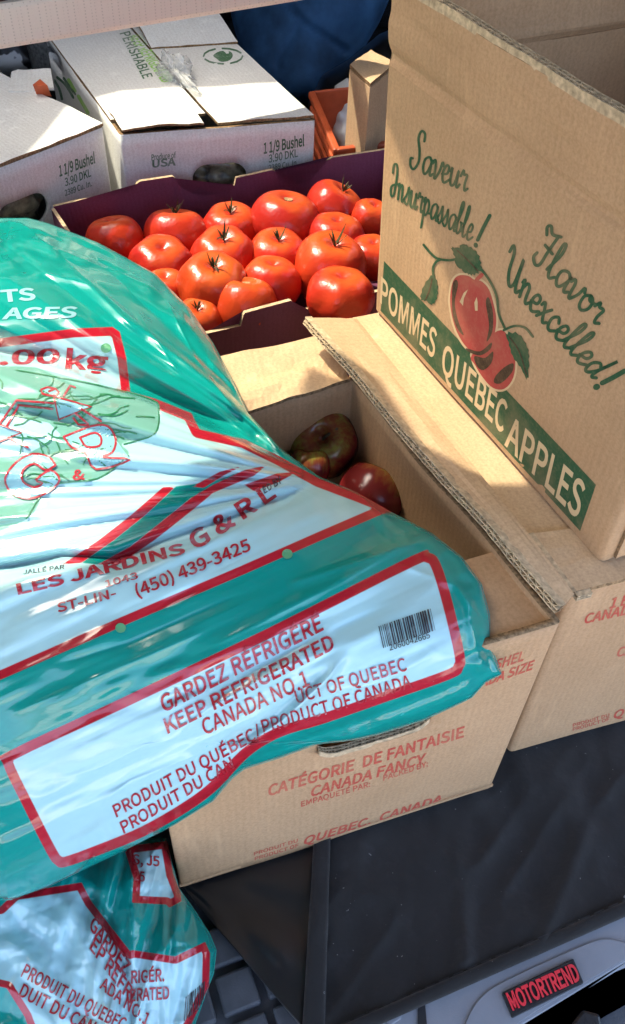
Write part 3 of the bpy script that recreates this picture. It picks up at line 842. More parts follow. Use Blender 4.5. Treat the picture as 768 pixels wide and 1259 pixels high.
each('leaf_vein', [[(562, 308), (575, 320), (587, 333)], [(531, 343), (528, 356), (523, 368)], [(626, 414), (638, 432), (647, 460)]], 1.6, up_, M['brown_ink'], ubody, off=.0014)
each('printed_stem', [[(520.5, 301), (530, 312), (538, 318), (552, 320), (562, 318)], [(533, 342), (532, 330), (536, 322), (542, 319)], [(588, 328), (597, 338), (606, 353), (611, 368), (613, 386), (621, 405)], [(619, 406), (632, 401), (645, 403), (655, 414)]], 3.0, up_, G, ubody, off=.0012)
each('printed_stem', [[(583, 350), (586, 344), (592, 338)]], 5, up_, M['apple_ink'], ubody, off=.0014)

CUR = {
 'a': (1.0, [[(.85, .8), (.6, 1), (.22, .8), (.12, .35), (.3, .02), (.55, .12), (.8, .6), (.86, .95), (.82, .3), (.92, .03), (1.15, .2)]]),
 'v': (.95, [[(-.02, .75), (.12, 1), (.25, .8), (.3, .15), (.42, 0), (.72, .5), (.85, 1.05), (1.0, .85)]]),
 'e': (.8, [[(.05, .42), (.5, .55), (.58, .9), (.35, 1), (.12, .6), (.18, .12), (.42, 0), (.85, .3)]]),
 'u': (1.0, [[(.0, .75), (.1, 1), (.1, .3), (.28, 0), (.55, .2), (.72, 1), (.7, .25), (.85, .02), (1.05, .25)]]),
 'r': (.8, [[(.0, .75), (.15, 1.15), (.25, .9), (.55, .95), (.5, .4), (.6, .03), (.85, .2)]]),
 'n': (.9, [[(.0, .8), (.1, 1), (.1, .02)], [(.1, .5), (.35, .98), (.55, .85), (.56, .2), (.7, .02), (.92, .25)]]),
 's': (.72, [[(-.05, .2), (.3, .7), (.42, 1.1), (.5, .7), (.56, .3), (.36, 0), (.08, .12)]]),
 'p': (.95, [[(.0, .75), (.14, 1), (.1, -.85)], [(.12, .5), (.4, 1), (.68, .75), (.6, .2), (.34, 0), (.14, .2)], [(.6, .2), (.95, .25)]]),
 'b': (.85, [[(.0, .3), (.42, 1.5), (.4, 2), (.2, 1.8), (.14, .4), (.34, 0), (.62, .25), (.6, .7), (.4, .75), (.85, .75)]]),
 'l': (.62, [[(-.05, .25), (.34, 1.3), (.36, 1.95), (.18, 1.75), (.12, .4), (.28, 0), (.62, .25)]]),
 'S': (1.15, [[(1.0, 1.7), (.95, 2.1), (.6, 2.15), (.42, 1.7), (.7, 1.1), (.78, .5), (.45, .02), (.08, .12), (.0, .5), (.2, .55)]]),
 'I': (1.0, [[(.1, 1.4), (.15, 1.9), (.5, 2.0), (.65, 1.5), (.6, .7), (.45, .1), (.15, .05), (.05, .45), (.3, .7), (.9, .9)]]),
 'F': (1.05, [[(.15, 1.55), (.0, 1.85), (.2, 2.05), (.45, 1.8), (.95, 2.05)], [(.8, 1.9), (.62, 1.0), (.48, .2), (.2, -.02), (-.08, .2), (.02, .5)], [(.3, 1.1), (.9, 1.05)]]),
 'o': (.95, [[(.42, 1), (.14, .7), (.18, .15), (.45, 0), (.75, .35), (.7, .85), (.42, 1), (.55, .75), (.98, .85)]]),
 'x': (.85, [[(.0, .75), (.18, .98), (.55, .05), (.85, .2)], [(.72, 1), (.02, .02)]]),
 'c': (.78, [[(.66, .75), (.45, 1), (.15, .65), (.18, .15), (.42, 0), (.82, .3)]]),
 'd': (1.0, [[(.68, .8), (.42, 1), (.12, .6), (.2, .06), (.46, .08), (.72, .7), (.86, 1.9), (.72, .5), (.82, .02), (1.05, .2)]]),
 'U': (1.4, [[(.0, 1.5), (.16, 1.95), (.32, 1.6), (.26, .6), (.5, .02), (.85, .35), (1.02, 1.85), (.98, .5), (1.12, .02), (1.4, .3)]]),
}
def cursive(word, A, B, up0v, up1v, w, target, mat, parent):
    tot = sum(CUR[c][0] for c in word)
    A, B, u0, u1 = (np.array(v, float) for v in (A, B, up0v, up1v)); x = 0; lines = []
    for c in word:
        adv, st = CUR[c]
        for s in st:
            l = []
            for px, py in smooth_poly(s, 5, False):
                f = (x + px) / tot
                l.append(tuple(A + (B - A) * f + (u0 * (1 - f) + u1 * f) * py / 2))
            lines.append(l)
        x += adv
    strokes('lettering', lines, w, target, mat, parent, off=.0008, n=1)
cursive('Saveur', (503, 206), (573, 236), (7, -45), (9, -40), 3.1, up_, G, ubody)
cursive('Insurpassable', (479, 240), (579, 297), (4, -40), (9, -38), 2.7, up_, G, ubody)
strokes('lettering', [[(587, 295), (594, 280), (602, 265)]], 4.6, up_, G, ubody, n=2)
strokes('lettering', [[(584.5, 301), (585, 302)]], 5.5, up_, G, ubody, n=1)
cursive('Flavor', (655, 322), (733, 400), (19, -46), (27, -30), 4.0, up_, G, ubody)
cursive('Unexcelled', (619, 344), (729, 466), (10, -46), (34, -20), 4.0, up_, G, ubody)
strokes('lettering', [[(740, 471), (754, 464), (768, 456)]], 6, up_, G, ubody, n=2)
strokes('lettering', [[(732.5, 476), (734, 475.5)]], 7.5, up_, G, ubody, n=1)

# ------------------------------------------------------------------ tomato tray
tr = empty('tomato_tray', (-.15, 1.12, 0)); tag(tr, 'dark purple cardboard tray with notched walls holding red tomatoes', 'produce tray')
ra, rb = atz((190, 218), .222), atz((467, 182), .222)
re = nrm(rb - ra); rn = np.array([re[1], -re[0], 0])
fa, fb_ = atz((297, 383), .205), atz((453, 357), .205)
fe = nrm(atz((357, 367), .205) - fa); fn = np.array([fe[1], -fe[0], 0])
TP = .005
backpx = [(65, 252), (90, 246), (164, 234.5), (167, 224), (171, 221), (211, 215), (214, 217), (220, 227), (236, 236), (250, 239), (280, 234), (287, 226), (289, 217), (334, 207), (337, 209), (344, 221), (355, 225), (366, 225), (382, 217), (388, 208), (404, 194), (407, 192), (500, 178)]
bw = [onplane(p, ra, rn) for p in backpx]
lo = [np.array([bw[-1][0], bw[-1][1], 0]), np.array([bw[0][0], bw[0][1], 0])]
prism('rear_wall', bw + lo, rn * TP, M['purple_board'], tr, edge=M['flute'])
frontpx = [(180, 424), (258, 406), (294, 398), (297, 385), (299, 382), (355, 367), (357, 368), (360, 383), (377, 378), (380, 391), (389, 396), (399, 397), (415, 394), (426, 388), (434, 374), (439, 362), (453, 358), (520, 344)]
fw = [onplane(p, fa, fn) for p in frontpx]
lo = [np.array([fw[-1][0], fw[-1][1], 0]), np.array([fw[0][0], fw[0][1], 0])]
prism('front_wall', fw + lo, fn * TP, M['purple_board'], tr, edge=M['flute'])
Lr, Lf = bw[0].copy(), np.array([*fw[0][:2], .19]); 
# side walls, left and right
sl_ = [Lr - re * .001, Lf]
for q0, q1, nm in ((bw[0], fw[0] , 'side_wall'), (bw[-1], fw[-1], 'side_wall')):
    a_ = np.array([q0[0], q0[1], q0[2] - .002]); b_ = np.array([q1[0], q1[1], min(q1[2], .2)])
    d_ = nrm((b_ - a_) * [1, 1, 0]); a_ = a_ + d_ * .006; b_ = b_ - d_ * .001
    prism(nm, [a_, b_, b_ * [1, 1, 0], a_ * [1, 1, 0]], np.cross(d_, [0, 0, 1]) * TP, M['purple_board'], tr, edge=M['flute'])
prism('bottom', [p * np.array([1, 1, 0]) + np.array([0, 0, .105]) for p in (bw[0] + re * .01 + rn * .006, bw[-1] - re * .01 + rn * .006, fw[-1] - fe * .01 - fn * .006, fw[0] + fe * .01 - fn * .006)], (0, 0, -.004), M['purple_board'], tr)
def tomato_mat():
    m, N, L, B = material('tomato_skin')
    ob = N.new('ShaderNodeTexCoord').outputs['Object']
    g = N.new('ShaderNodeSeparateXYZ'); L.new(ob, g.inputs[0])
    n1 = noise(N, L, 1.0, ob, 2); n2 = noise(N, L, 14, ob, 2)
    oi = N.new('ShaderNodeObjectInfo')
    base = mixc(N, L, ramp(N, L, n1.outputs[0], [(.35, (0, 0, 0)), (.7, (1, 1, 1))]).outputs[0], (.48, .022, .011, 1), (.56, .05, .014, 1))
    base = mixc(N, L, ramp(N, L, oi.outputs['Random'], [(0, (0, 0, 0)), (1, (.7, .7, .7))]).outputs[0], base, (.34, .010, .010, 1))
    sp = N.new('ShaderNodeSeparateColor'); L.new(oi.outputs['Color'], sp.inputs[0])
    base = mixc(N, L, sp.outputs[0], base, (.56, .10, .012, 1))
    ad = N.new('ShaderNodeMath'); ad.operation = 'MULTIPLY_ADD'; ad.inputs[1].default_value = .35; L.new(n1.outputs[0], ad.inputs[0]); L.new(g.outputs[2], ad.inputs[2])
    c = mixc(N, L, ramp(N, L, ad.outputs[0], [(.80, (0, 0, 0)), (1.15, (.55, .55, .55))]).outputs[0], base, (.60, .14, .02, 1))
    c = mixc(N, L, ramp(N, L, n2.outputs[0], [(.70, (0, 0, 0)), (.76, (.3, .3, .3))]).outputs[0], c, (.6, .2, .06, 1))
    L.new(c, B.inputs['Base Color']); B.inputs['Roughness'].default_value = .30; B.inputs['Specular IOR Level'].default_value = .45
    B.inputs['Subsurface Weight'].default_value = .06; B.inputs['Subsurface Radius'].default_value = (.5, .1, .04); B.inputs['Subsurface Scale'].default_value = .01
    bump(N, L, noise(N, L, 3.0, ob, 2).outputs[0], B, .06, .05)
    return m
M['tomato'] = tomato_mat(); M['calyx'] = plain('calyx', (.085, .075, .028, 1), .7, .3, .3, 20); M['scar'] = plain('scar', (.36, .22, .10, 1), .8)
tom_prof = smooth_poly([(.06, -.66), (.22, -.72), (.5, -.70), (.78, -.5), (.96, -.14), (1.0, .12), (.93, .42), (.74, .66), (.5, .76), (.3, .75), (.16, .70), (.06, .655)], 3, False)
tvar = []
for k, (lb, amp) in enumerate(((5, .04), (6, .075), (7, .05), (3, .035))):
    o = revolve('tomato', tom_prof, 44, M['tomato'], None, lb, amp, k + 2); tvar.append(o.data); bpy.data.objects.remove(o)
def calyx_mesh(seed):
    r_ = random.Random(seed); V = []; F = []
    for k in range(6):
        a = 2 * math.pi * (k + r_.uniform(-.25, .25)) / 6; ln = r_.uniform(.14, .28); curl = r_.uniform(-.1, .75)
        b = len(V)
        for j in range(7):
            t = j / 6; r = .04 + ln * t * (1 - .25 * curl * t); z = .72 + .10 * math.sin(t * 2.2) + curl * .5 * t * t; w = .042 * (1 - t) ** .7 + .006
            for s in (-1, 0, 1):
                V.append((r * math.cos(a) - s * w * math.sin(a), r * math.sin(a) + s * w * math.cos(a), z + (.02 if s == 0 else 0)))
        F += [(b + j * 3 + i, b + j * 3 + i + 1, b + j * 3 + i + 4, b + j * 3 + i + 3) for j in range(6) for i in range(2)]
    b = len(V); bx, by = r_.uniform(-.12, .12), r_.uniform(-.12, .12)
    for j in range(4):
        for k in range(6):
            a = k * math.pi / 3; rr = .04 - .005 * j
            V.append((rr * math.cos(a) + bx * j / 3, rr * math.sin(a) + by * j / 3, .68 + .09 * j))
    F += [(b + j * 6 + k, b + j * 6 + (k + 1) % 6, b + j * 6 + 6 + (k + 1) % 6, b + j * 6 + 6 + k) for j in range(3) for k in range(6)] + [tuple(range(b + 18, b + 24))]
    me = bpy.data.meshes.new('calyx'); me.from_pydata(V, [], F); me.materials.append(M['calyx']); me.update()
    me.polygons.foreach_set('use_smooth', [True] * len(me.polygons)); return me
cvar = [calyx_mesh(s) for s in range(4)]
me = bpy.data.meshes.new('blossom_scar')
me.from_pydata([(0, 0, .675)] + [(.13 * math.cos(a * .785) * (1 + .3 * math.sin(a * 2.3)), .13 * math.sin(a * .785), .712) for a in range(8)], [], [(0, k + 1, (k + 1) % 8 + 1) for k in range(8)]); me.materials.append(M['scar'])
scar = me
# pixel centre, height, pixel radius, tilt towards (x,y), kind: c calyx / s scar / n none
toms = [((143, 302), .170, 33, (-.2, .3), 'n', 'leftmost tomato in the back row beside the teal bag'),
        ((216, 293), .172, 36, (0, .35), 'c', 'second tomato from the left in the back row, calyx tipped backwards'),
        ((284, 285), .175, 33, (0, -.05), 'c', 'third tomato from the left in the back row, round with dark calyx on top'),
        ((350, 277), .185, 39, (.1, .15), 's', 'largest smooth tomato with a tan scar, against the rear tray wall'),
        ((408, 259), .180, 31, (.5, .2), 'c', 'tomato at the right of the back row with calyx turned right'),
        ((455, 272), .180, 23, (.2, 0), 'n', 'tomato half hidden behind the printed apple box, upper one'),
        ((199, 331), .172, 37, (.1, -.1), 'n', 'glossy dented tomato touching the teal bag in the second row'),
        ((275, 322), .176, 37, (.05, -.1), 'c', 'tomato with tall upright stem in the second row'),
        ((341, 318), .176, 34, (.05, -.1), 'c', 'tomato under the largest tomato, green calyx on top'),
        ((411, 298), .178, 33, (.1, .1), 'n', 'smooth red tomato between the right back tomato and the lobed one'),
        ((261, 357), .186, 40, (.1, -.15), 'c', 'big yellow shouldered tomato with wiry calyx in front'),
        ((333, 352), .178, 33, (.1, .1), 'n', 'smooth plain tomato beside the front notch of the tray'),
        ((404, 333), .184, 40, (.15, -.05), 'c', 'wide lobed tomato with orange shoulders at the right'),
        ((417, 369), .190, 38, (.1, .1), 'n', 'nearest right tomato resting in the curved notch'),
        ((301, 381), .180, 36, (.05, .35), 's', 'pale orange front tomato behind the purple tab, brown scar on its shoulder'),
        ((205, 362), .172, 27, (0, 0), 'n', 'tomato mostly covered by the teal bag in the middle row'),
        ((243, 400), .172, 28, (.05, -.1), 'c', 'small orange tomato at the front left corner by the teal bag'),
        ((456, 318), .180, 27, (.1, 0), 'n', 'tomato half hidden behind the printed apple box, lower one')]
for i, (p, z, r, tl, kd, lab) in enumerate(toms):
    c = atz(p, z); R_ = r * depth(c) / FPX
    o = bpy.data.objects.new('tomato', tvar[(i * 3 + (0 if kd == 'c' else 3)) % 4 if kd != 's' else 3]); COL.objects.link(o)
    o.location = c; o.scale = (R_ * rng.uniform(1.06, 1.14), R_ * rng.uniform(1.06, 1.14), R_ * rng.uniform(1.16, 1.36))
    ax = Vector((tl[0], tl[1], 1)).normalized(); o.rotation_euler = (ax.to_track_quat('Z', 'Y').to_matrix() @ Matrix.Rotation(rng.uniform(0, 6.28), 3, 'Z')).to_euler()
    rp = {10: .3, 14: .3, 12: .12, 16: .25}.get(i, 0.0); o.color = (rp, 0, 0, 1)
    tag(o, lab, 'tomato', 'tomatoes in the purple tray')
    if kd != 'n':
        k = bpy.data.objects.new('calyx' if kd == 'c' else 'scar', cvar[i % 4] if kd == 'c' else scar); COL.objects.link(k); k.parent = o

# ------------------------------------------------------------------ white bushel boxes
def white_box(tl_px, tr_px, back_px, z, dep, label, seed):
    A, B_ = atz(tl_px, z), atz(tr_px, z); e = nrm(B_ - A); n = np.array([e[1], -e[0], 0])
    bdir = nrm((atz(back_px, z) - (A if back_px[0] < 100 and tl_px[0] > 50 else B_)))
    C, D = B_ + bdir * dep, A + bdir * dep
    o = empty('white_box', (A + B_) / 2 * [1, 1, 0]); tag(o, label, 'cardboard box', 'white produce boxes')
    topz = [A, B_, C, D]; b = [p * [1, 1, 0] for p in topz]
    bd = carton_body('body', b, topz, .005, M['white_board'], o, nh=14, warp=.0018, seed=seed, edge=M['kraft_edge'])
    return o, bd, A, B_, C, D, e, n, bdir
M['produce'] = plain('dark_produce', (.20, .19, .12, 1), .35, .5, .45, 60, .8, 120)
def film_mat(name, col, alpha=.35):
    m, N, L, B = material(name)
    B.inputs['Base Color'].default_value = col; B.inputs['Roughness'].default_value = .12; B.inputs['Alpha'].default_value = alpha; B.inputs['Specular IOR Level'].default_value = .9
    ob = N.new('ShaderNodeTexCoord').outputs['Object']; bump(N, L, noise(N, L, 90, ob, 4).outputs[0], B, .8, .004)
    return m
M['film'] = film_mat('clear_film', (.85, .87, .86, 1))
def lump(name, c, eu, ev, ew, mat, parent, seed, amp=.18, seg=26, freq=2.2, loc=None):
    V = []; F = []; c = np.asarray(c, float)
    for j in range(seg + 1):
        th = math.pi * j / seg
        for k in range(seg * 2):
            ph = math.pi * k / seg
            d = np.array([math.sin(th) * math.cos(ph), math.sin(th) * math.sin(ph), math.cos(th)])
            r = 1 + amp * float(vnoise(d[0] * freq + d[2] * 1.3 + 9, d[1] * freq + d[2] * 2 + 9, seed)) + amp * .5 * float(vnoise(d[0] * freq * 3 + d[2] * 5, d[1] * freq * 3 - d[2] * 4, seed + 3))
            V.append(c + r * (d[0] * np.asarray(eu) + d[1] * np.asarray(ev) + d[2] * np.asarray(ew)))
    W = seg * 2
    F = [(j * W + k, j * W + (k + 1) % W, (j + 1) * W + (k + 1) % W, (j + 1) * W + k) for j in range(seg) for k in range(W)]
    o = mesh_obj(name, V, F, mat, parent, smooth=True, loc=loc); return o
zw = .265
wb, wbd, A2, B2, C2, D2, we, wn2, wbk = white_box((147, 166), (388, 148), (55, 40), zw, .41, 'white produce box with taped top, clear film and oval hand hole, behind the tray', 3)
up3 = np.array([0, 0, 1.])
hc2 = onplane((270, 219), A2, wn2)
cut(wbd, *stadium(hc2, we, up3, wn2, .082, .047, .03, k=12))
pr = lump('dark_greens', hc2 - wn2 * .028, we * .055, wn2 * .028, up3 * .034, M['produce'], None, 5, .25, loc=hc2 - wn2 * .035)
tag(pr, 'dark bagged greens showing in the hand hole of the taped white box', 'greens')
lwn = nrm(np.cross(wbk, up3)); lpl = Plane(A2, lwn)
hc3 = onplane((66, 72), A2, lwn)
cut(wbd, *stadium(hc3, wbk, up3, lwn, .085, .028, .03, k=8))
wp = skin_of(wbd)
W1 = M['white_print']
text('1¹⁄₉ Bushel' if False else '1 1/9 Bushel', (324, 189), (374, 179), (0, -13), wp, W1, wbd, bold=.03)
text('3.90 DKL', (330, 200), (366, 192.5), (0, -9.5), wp, W1, wbd, bold=.012)
text('2389 Cu. In.', (330, 210), (366, 203), (0, -7), wp, W1, wbd, bold=.0)
text('Produce of', (186, 197), (216, 194), (0, -7), wp, W1, wbd, bold=.012)
text('USA', (187, 206), (216, 203), (0, -9), wp, W1, wbd, bold=.045)
# top flaps: left and right long flaps with a gap for the film, front tuck
def topquad(px4, z): return [atz(p, z) for p in px4]
def tq(fa_, fb2, s0, s1, z):   # rectangle on the top: fraction across a..b, along the depth s0..s1
    return [A2 + (B2 - A2) * fa_ + wbk * .41 * s0 + up3 * z, A2 + (B2 - A2) * fb2 + wbk * .41 * s0 + up3 * z, A2 + (B2 - A2) * fb2 + wbk * .41 * s1 + up3 * z, A2 + (B2 - A2) * fa_ + wbk * .41 * s1 + up3 * z]
f1_ = panel('side_flap', tq(.0, .48, .10, .98, .0045), .004, M['white_board'], wb, 12, 16, .0015, 51, M['kraft_edge'])
f2_ = panel('side_flap', tq(.50, 1.0, .015, .98, .004), .004, M['white_board'], wb, 12, 16, .0015, 53, M['kraft_edge'])
tk = tq(.015, .42, .0, .16, .0095); tk[1] = tk[1] + up3 * .002; tk[0] = tk[0] - up3 * .001
panel('front_tuck', tk, .003, M['white_board'], wb, 16, 6, .0035, 55, M['kraft_edge'])
panel('rear_flap', [p + up3 * (.004 if k < 2 else .03) for k, p in enumerate(tq(.50, 1.0, .72, 1.0, .004))], .004, M['white_board'], wb, 12, 8, .002, 57, M['kraft_edge'])
tp = skin_of(f1_, f2_)
text('PERISHABLE', (147, 41), (176, 97), (12, -3), tp, W1, f1_, bold=.01, off=.001)
text('KEEP REFRIGERATED', (158, 45), (200, 102), (13, -4), tp, M['lime_print'], f1_, bold=.03, off=.001)
ring = [(274 + 24 * math.cos(a * .39), 69 + 9.5 * math.sin(a * .39)) for a in range(17)]
strokes('emblem_ring', [[ring[k], ring[k + 1]] for k in range(0, 16) if k % 4 != 3], 2.2, tp, W1, f2_, off=.0006, n=1)
blot('emblem_leaf', [(262, 68), (270, 63), (282, 63), (286, 68), (282, 74), (272, 76), (266, 72)], tp, W1, f2_, .0006)
# emblem on the left face
lpl = wp
each('emblem_leaf', [[(62, 92), (72, 108), (76, 122)], [(70, 95), (80, 104), (90, 120)], [(78, 96), (92, 116)]], 3.0, lpl, W1, wbd, off=.0008)
text('FRESH FARM', (84, 98), (112, 142), (6, -8), lpl, M['lime_print'], wbd, bold=.02) if False else strokes('lettering', [[(84, 98), (92, 112)], [(96, 118), (108, 139)]], 4, lpl, M['lime_print'], wbd, off=.0008)
# crumpled clear film poking out of the gap
fc = atz((214, 88), zw + .010)
fm = lump('film_bag', fc, we * .022, wbk * .055, up3 * .018, M['film'], None, 9, .55, 30, 3.0, loc=fc)
tag(fm, 'crumpled clear plastic film poking out of the white box top', 'plastic film')

wb1, wbd1, A1, B1, C1, D1, w1e, w1n, w1b = white_box((-60, 229), (127, 156), (0, 92), zw, .41, 'white produce box at the left edge with a dark oval hand hole', 6)
hc1 = onplane((28, 263), A1, w1n)
cut(wbd1, *stadium(hc1, w1e, up3, w1n, .085, .045, .03, k=12))
pr = lump('dark_greens', hc1 - w1n * .030, w1e * .055, w1n * .026, up3 * .034, M['produce'], None, 7, .25, loc=hc1 - w1n * .03)
tag(pr, 'dark bagged greens showing in the hand hole of the left white box', 'greens')
wp1 = skin_of(wbd1)
text('1 1/9 Bushel', (73, 217), (117, 200), (-1, -13), wp1, W1, wbd1, bold=.03)
text('3.90 DKL', (80, 229), (112, 216.5), (-1, -9.5), wp1, W1, wbd1, bold=.012)
text('2389 Cu. In.', (80, 241), (113, 228.5), (-1, -7), wp1, W1, wbd1)
panel('top_flap', [A1 + up3 * .004, B1 + up3 * .004, C1 + up3 * .004, D1 + up3 * .004], .004, M['white_board'], wb1, 16, 16, .003, 61, M['kraft_edge'])

# ------------------------------------------------------------------ background things
M['roller'] = None
m, N, L, B = material('beige_vinyl')
ob = N.new('ShaderNodeTexCoord').outputs['Object']
v = N.new('ShaderNodeTexVoronoi'); v.inputs['Scale'].default_value = 260; v.inputs['Randomness'].default_value = .1; L.new(ob, v.inputs['Vector'])
L.new(mixc(N, L, ramp(N, L, v.outputs[0], [(.15, (1, 1, 1)), (.3, (0, 0, 0))]).outputs[0], (.74, .63, .52, 1), (.55, .46, .37, 1)), B.inputs['Base Color'])
B.inputs['Roughness'].default_value = .6; bump(N, L, v.outputs[0], B, .4, .001)
M['roller'] = m
c0, c1 = atz((-80, 42), .42), atz((420, -34), .42)
cd = nrm(c1 - c0); cu_ = nrm(np.cross(cd, [0, 0, 1]))
cv = empty('cargo_cover', (c0 + c1) / 2); tag(cv, 'beige perforated cargo cover bar across the top left', 'cargo cover')
b_ = box('bar', (c0 + c1) / 2, (c1 - c0), cu_ * .020, (0, 0, .055), M['roller'], cv, bev=.008)
tb = box('trim', (c0 + c1) / 2 + np.array([0, 0, .034]), (c1 - c0), cu_ * .022, (0, 0, .012), M['black_plastic'], cv, bev=.003)

def inflate(name, poly, Dfun, Tk, Wd, mat, disp=None, ny=60, nx=60, attrs=None, loc=None, parent=None, back=.4, skin=False):
    P = np.array(poly, float); y0, y1 = P[:, 1].min(), P[:, 1].max()
    ys = y0 + (y1 - y0) * (.5 - .5 * np.cos(np.pi * (.004 + .992 * np.arange(ny) / (ny - 1)))) * 0.35 + (y1 - y0) * (.002 + .996 * np.arange(ny) / (ny - 1)) * 0.65
    xl = np.zeros(ny); xr = np.zeros(ny)
    for j, y in enumerate(ys):
        xs = []
        for i in range(len(P)):
            a, b = P[i], P[(i + 1) % len(P)]
            if (a[1] > y) != (b[1] > y): xs.append(a[0] + (y - a[1]) * (b[0] - a[0]) / (b[1] - a[1]))
        xl[j], xr[j] = min(xs), max(xs)
    s = np.arange(nx) / (nx - 1); s = .45 * (.5 - .5 * np.cos(np.pi * s)) + .55 * s
    gx = xl[:, None] + (xr - xl)[:, None] * s; gy = np.repeat(ys[:, None], nx, 1)
    d = np.maximum(-sdf(gx, gy, P), 0); d[:, 0] = 0; d[:, -1] = 0; d[0] = 0; d[-1] = 0
    k = np.clip(d / Wd, 0, 1); prof = np.sqrt(np.clip(1 - (1 - k) ** 2, 0, 1))
    D = Dfun(gx, gy)
    th = Tk(gx, gy) if callable(Tk) else Tk
    dz = disp(gx, gy, d) * sstep(0, 12, d) if disp is not None else 0
    Fp = atD(gx, gy, D - th * prof - dz); Bp_ = atD(gx, gy, D + th * back * prof + .0006 * (d > 0))
    nv = ny * nx; V = np.concatenate([Fp.reshape(-1, 3), Bp_.reshape(-1, 3)])
    F = []; ff = []
    for j in range(ny - 1):
        for i in range(nx - 1):
            a = j * nx + i; q = (a + nx, a + nx + 1, a + 1, a)
            F.append(q); ff.append(q)
            F.append(tuple(x + nv for x in q[::-1]))
    rimi = [i for i in range(nx)] + [j * nx + nx - 1 for j in range(1, ny)] + [(ny - 1) * nx + i for i in range(nx - 2, -1, -1)] + [j * nx for j in range(ny - 2, 0, -1)]
    for q in range(len(rimi)):
        a, b = rimi[q], rimi[(q + 1) % len(rimi)]; F.append((a, b, b + nv, a + nv))
    if loc is None and parent is None: loc = V[:nv].mean(0) * [1, 1, 1]
    o = mesh_obj(name, V, F, mat, parent, smooth=True, loc=loc)
    if attrs:
        for nm, fn in attrs.items():
            vals = np.concatenate([fn(gx, gy).ravel(), np.full(nv, 99.0)])
            at = o.data.attributes.new(nm, 'FLOAT', 'POINT'); at.data.foreach_set('value', vals)
    if skin: return o, Skin(V[:nv], ff)
    return o
def const(D): return lambda x, y: np.full_like(x, D)
M['blue_cloth'] = plain('blue_cloth', (.045, .135, .28, 1), .7, .3, .25, 12, .3, 300)
def blue_disp(x, y, d):
    r = 0
    for l, a in (([(345, -30), (352, 5), (375, 30), (425, 62)], -.012), ([(368, 30), (350, 60), (340, 80)], -.006)):
        dd, _ = seg_dist(x, y, l, False); r = r + a * np.exp(-(dd / 4) ** 2)
    return r + .012 * vnoise(x / 45, y / 60, 3)
o = inflate('blue_bag', [(280, -70), (500, -70), (478, 0), (466, 28), (446, 62), (425, 90), (392, 125), (350, 128), (300, 80), (284, 20)], const(2.02), .10, 90, M['blue_cloth'], blue_disp, 60, 60)
tag(o, 'dark blue fabric bag with seams behind the white box', 'bag')
M['black_film'] = plain('black_film', (.008, .008, .009, 1), .28, .5, .2, 30, .2, 45)
o = inflate('black_bag', [(378, 128), (396, 92), (430, 72), (466, 42), (500, 28), (520, 90), (500, 170), (420, 190), (385, 150)], const(1.80), .12, 60, M['black_film'], lambda x, y, d: .02 * vnoise(x / 30, y / 36, 4) + .004 * vnoise(x / 12, y / 14, 5), 70, 70)
tag(o, 'crumpled black plastic bag behind the orange crate', 'bag')
M['white_film'] = plain('white_film', (.7, .7, .68, 1), .3, .5, .05, 30, .4, 60)
o = inflate('white_bag', [(412, 105), (426, 96), (445, 100), (450, 190), (420, 190), (405, 165), (406, 125)], const(1.63), .05, 20, M['white_film'], lambda x, y, d: .006 * vnoise(x / 9, y / 12, 6), 40, 30)
tag(o, 'white plastic bag inside the orange crate beside the small carton', 'bag')
# orange crate
M['orange'] = plain('orange_plastic', (.52, .10, .035, 1), .45, .4, .12, 30, .15, 200)
k0, k1 = atz((414, 188), .195), atz((383, 116), .195); k2d = nrm(re)
kd = nrm(k1 - k0); kn = np.array([-kd[1], kd[0], 0]); kn = kn if np.dot(kn, ORG - k0) > 0 else -kn
kr = np.linalg.norm(k1 - k0); fd = nrm(atz((475, 180), .195) - k0)
ck = empty('orange_crate', k0 * [1, 1, 0]); tag(ck, 'orange slatted plastic crate behind the purple tray', 'crate')
box('side_rim', k0 + kd * kr / 2, kd * kr, kn * .012, up3 * .012, M['orange'], ck, bev=.003)
for z in (.17, .145, .12, .095, .07, .045):
    box('slat', k0 + kd * kr / 2 + up3 * (z - .195), kd * kr, kn * .006, up3 * .013, M['orange'], ck, bev=.002)
for f in (.06, .5, .94):
    box('post', k0 + kd * kr * f - up3 * .1 - kn * .004, kd * .014, kn * .006, up3 * .18, M['orange'], ck, bev=.002)
box('front_rim', k0 + fd * .15 + kd * .004, fd * .30, kd * .012, up3 * .012, M['orange'], ck, bev=.003)
box('front_wall', k0 + fd * .15 + kd * .006 - up3 * .1, fd * .295, kd * .005, up3 * .17, M['orange'], ck, bev=.002)
box('rear_wall', k1 + fd * .15 - up3 * .09, fd * .30, kd * .006, up3 * .19, M['orange'], ck, bev=.002)
box('bottom', (k0 + k1) / 2 + fd * .15 - up3 * .185, fd * .295, kd * kr * .97, up3 * .006, M['orange'], ck)
# little carton standing in the crate
zc = .31
cq = [atz(p, zc) for p in ((455, 103), (486, 78), (456, 62), (430, 80))]
cx = empty('small_carton', np.mean(cq, axis=0) * [1, 1, 0] + [0, 0, .02]); tag(cx, 'small tan carton standing in the orange crate', 'carton')
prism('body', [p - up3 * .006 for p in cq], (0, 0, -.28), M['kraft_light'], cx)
panel('lid_flap', [cq[0] + up3 * .001, (cq[0] + cq[1]) / 2 + up3 * .001 if False else cq[1] + up3 * .001, cq[2] + up3 * .001, cq[3] + up3 * .001], .004, M['kraft_light'], cx, 6, 6, .001, 71, M['kraft_edge'])
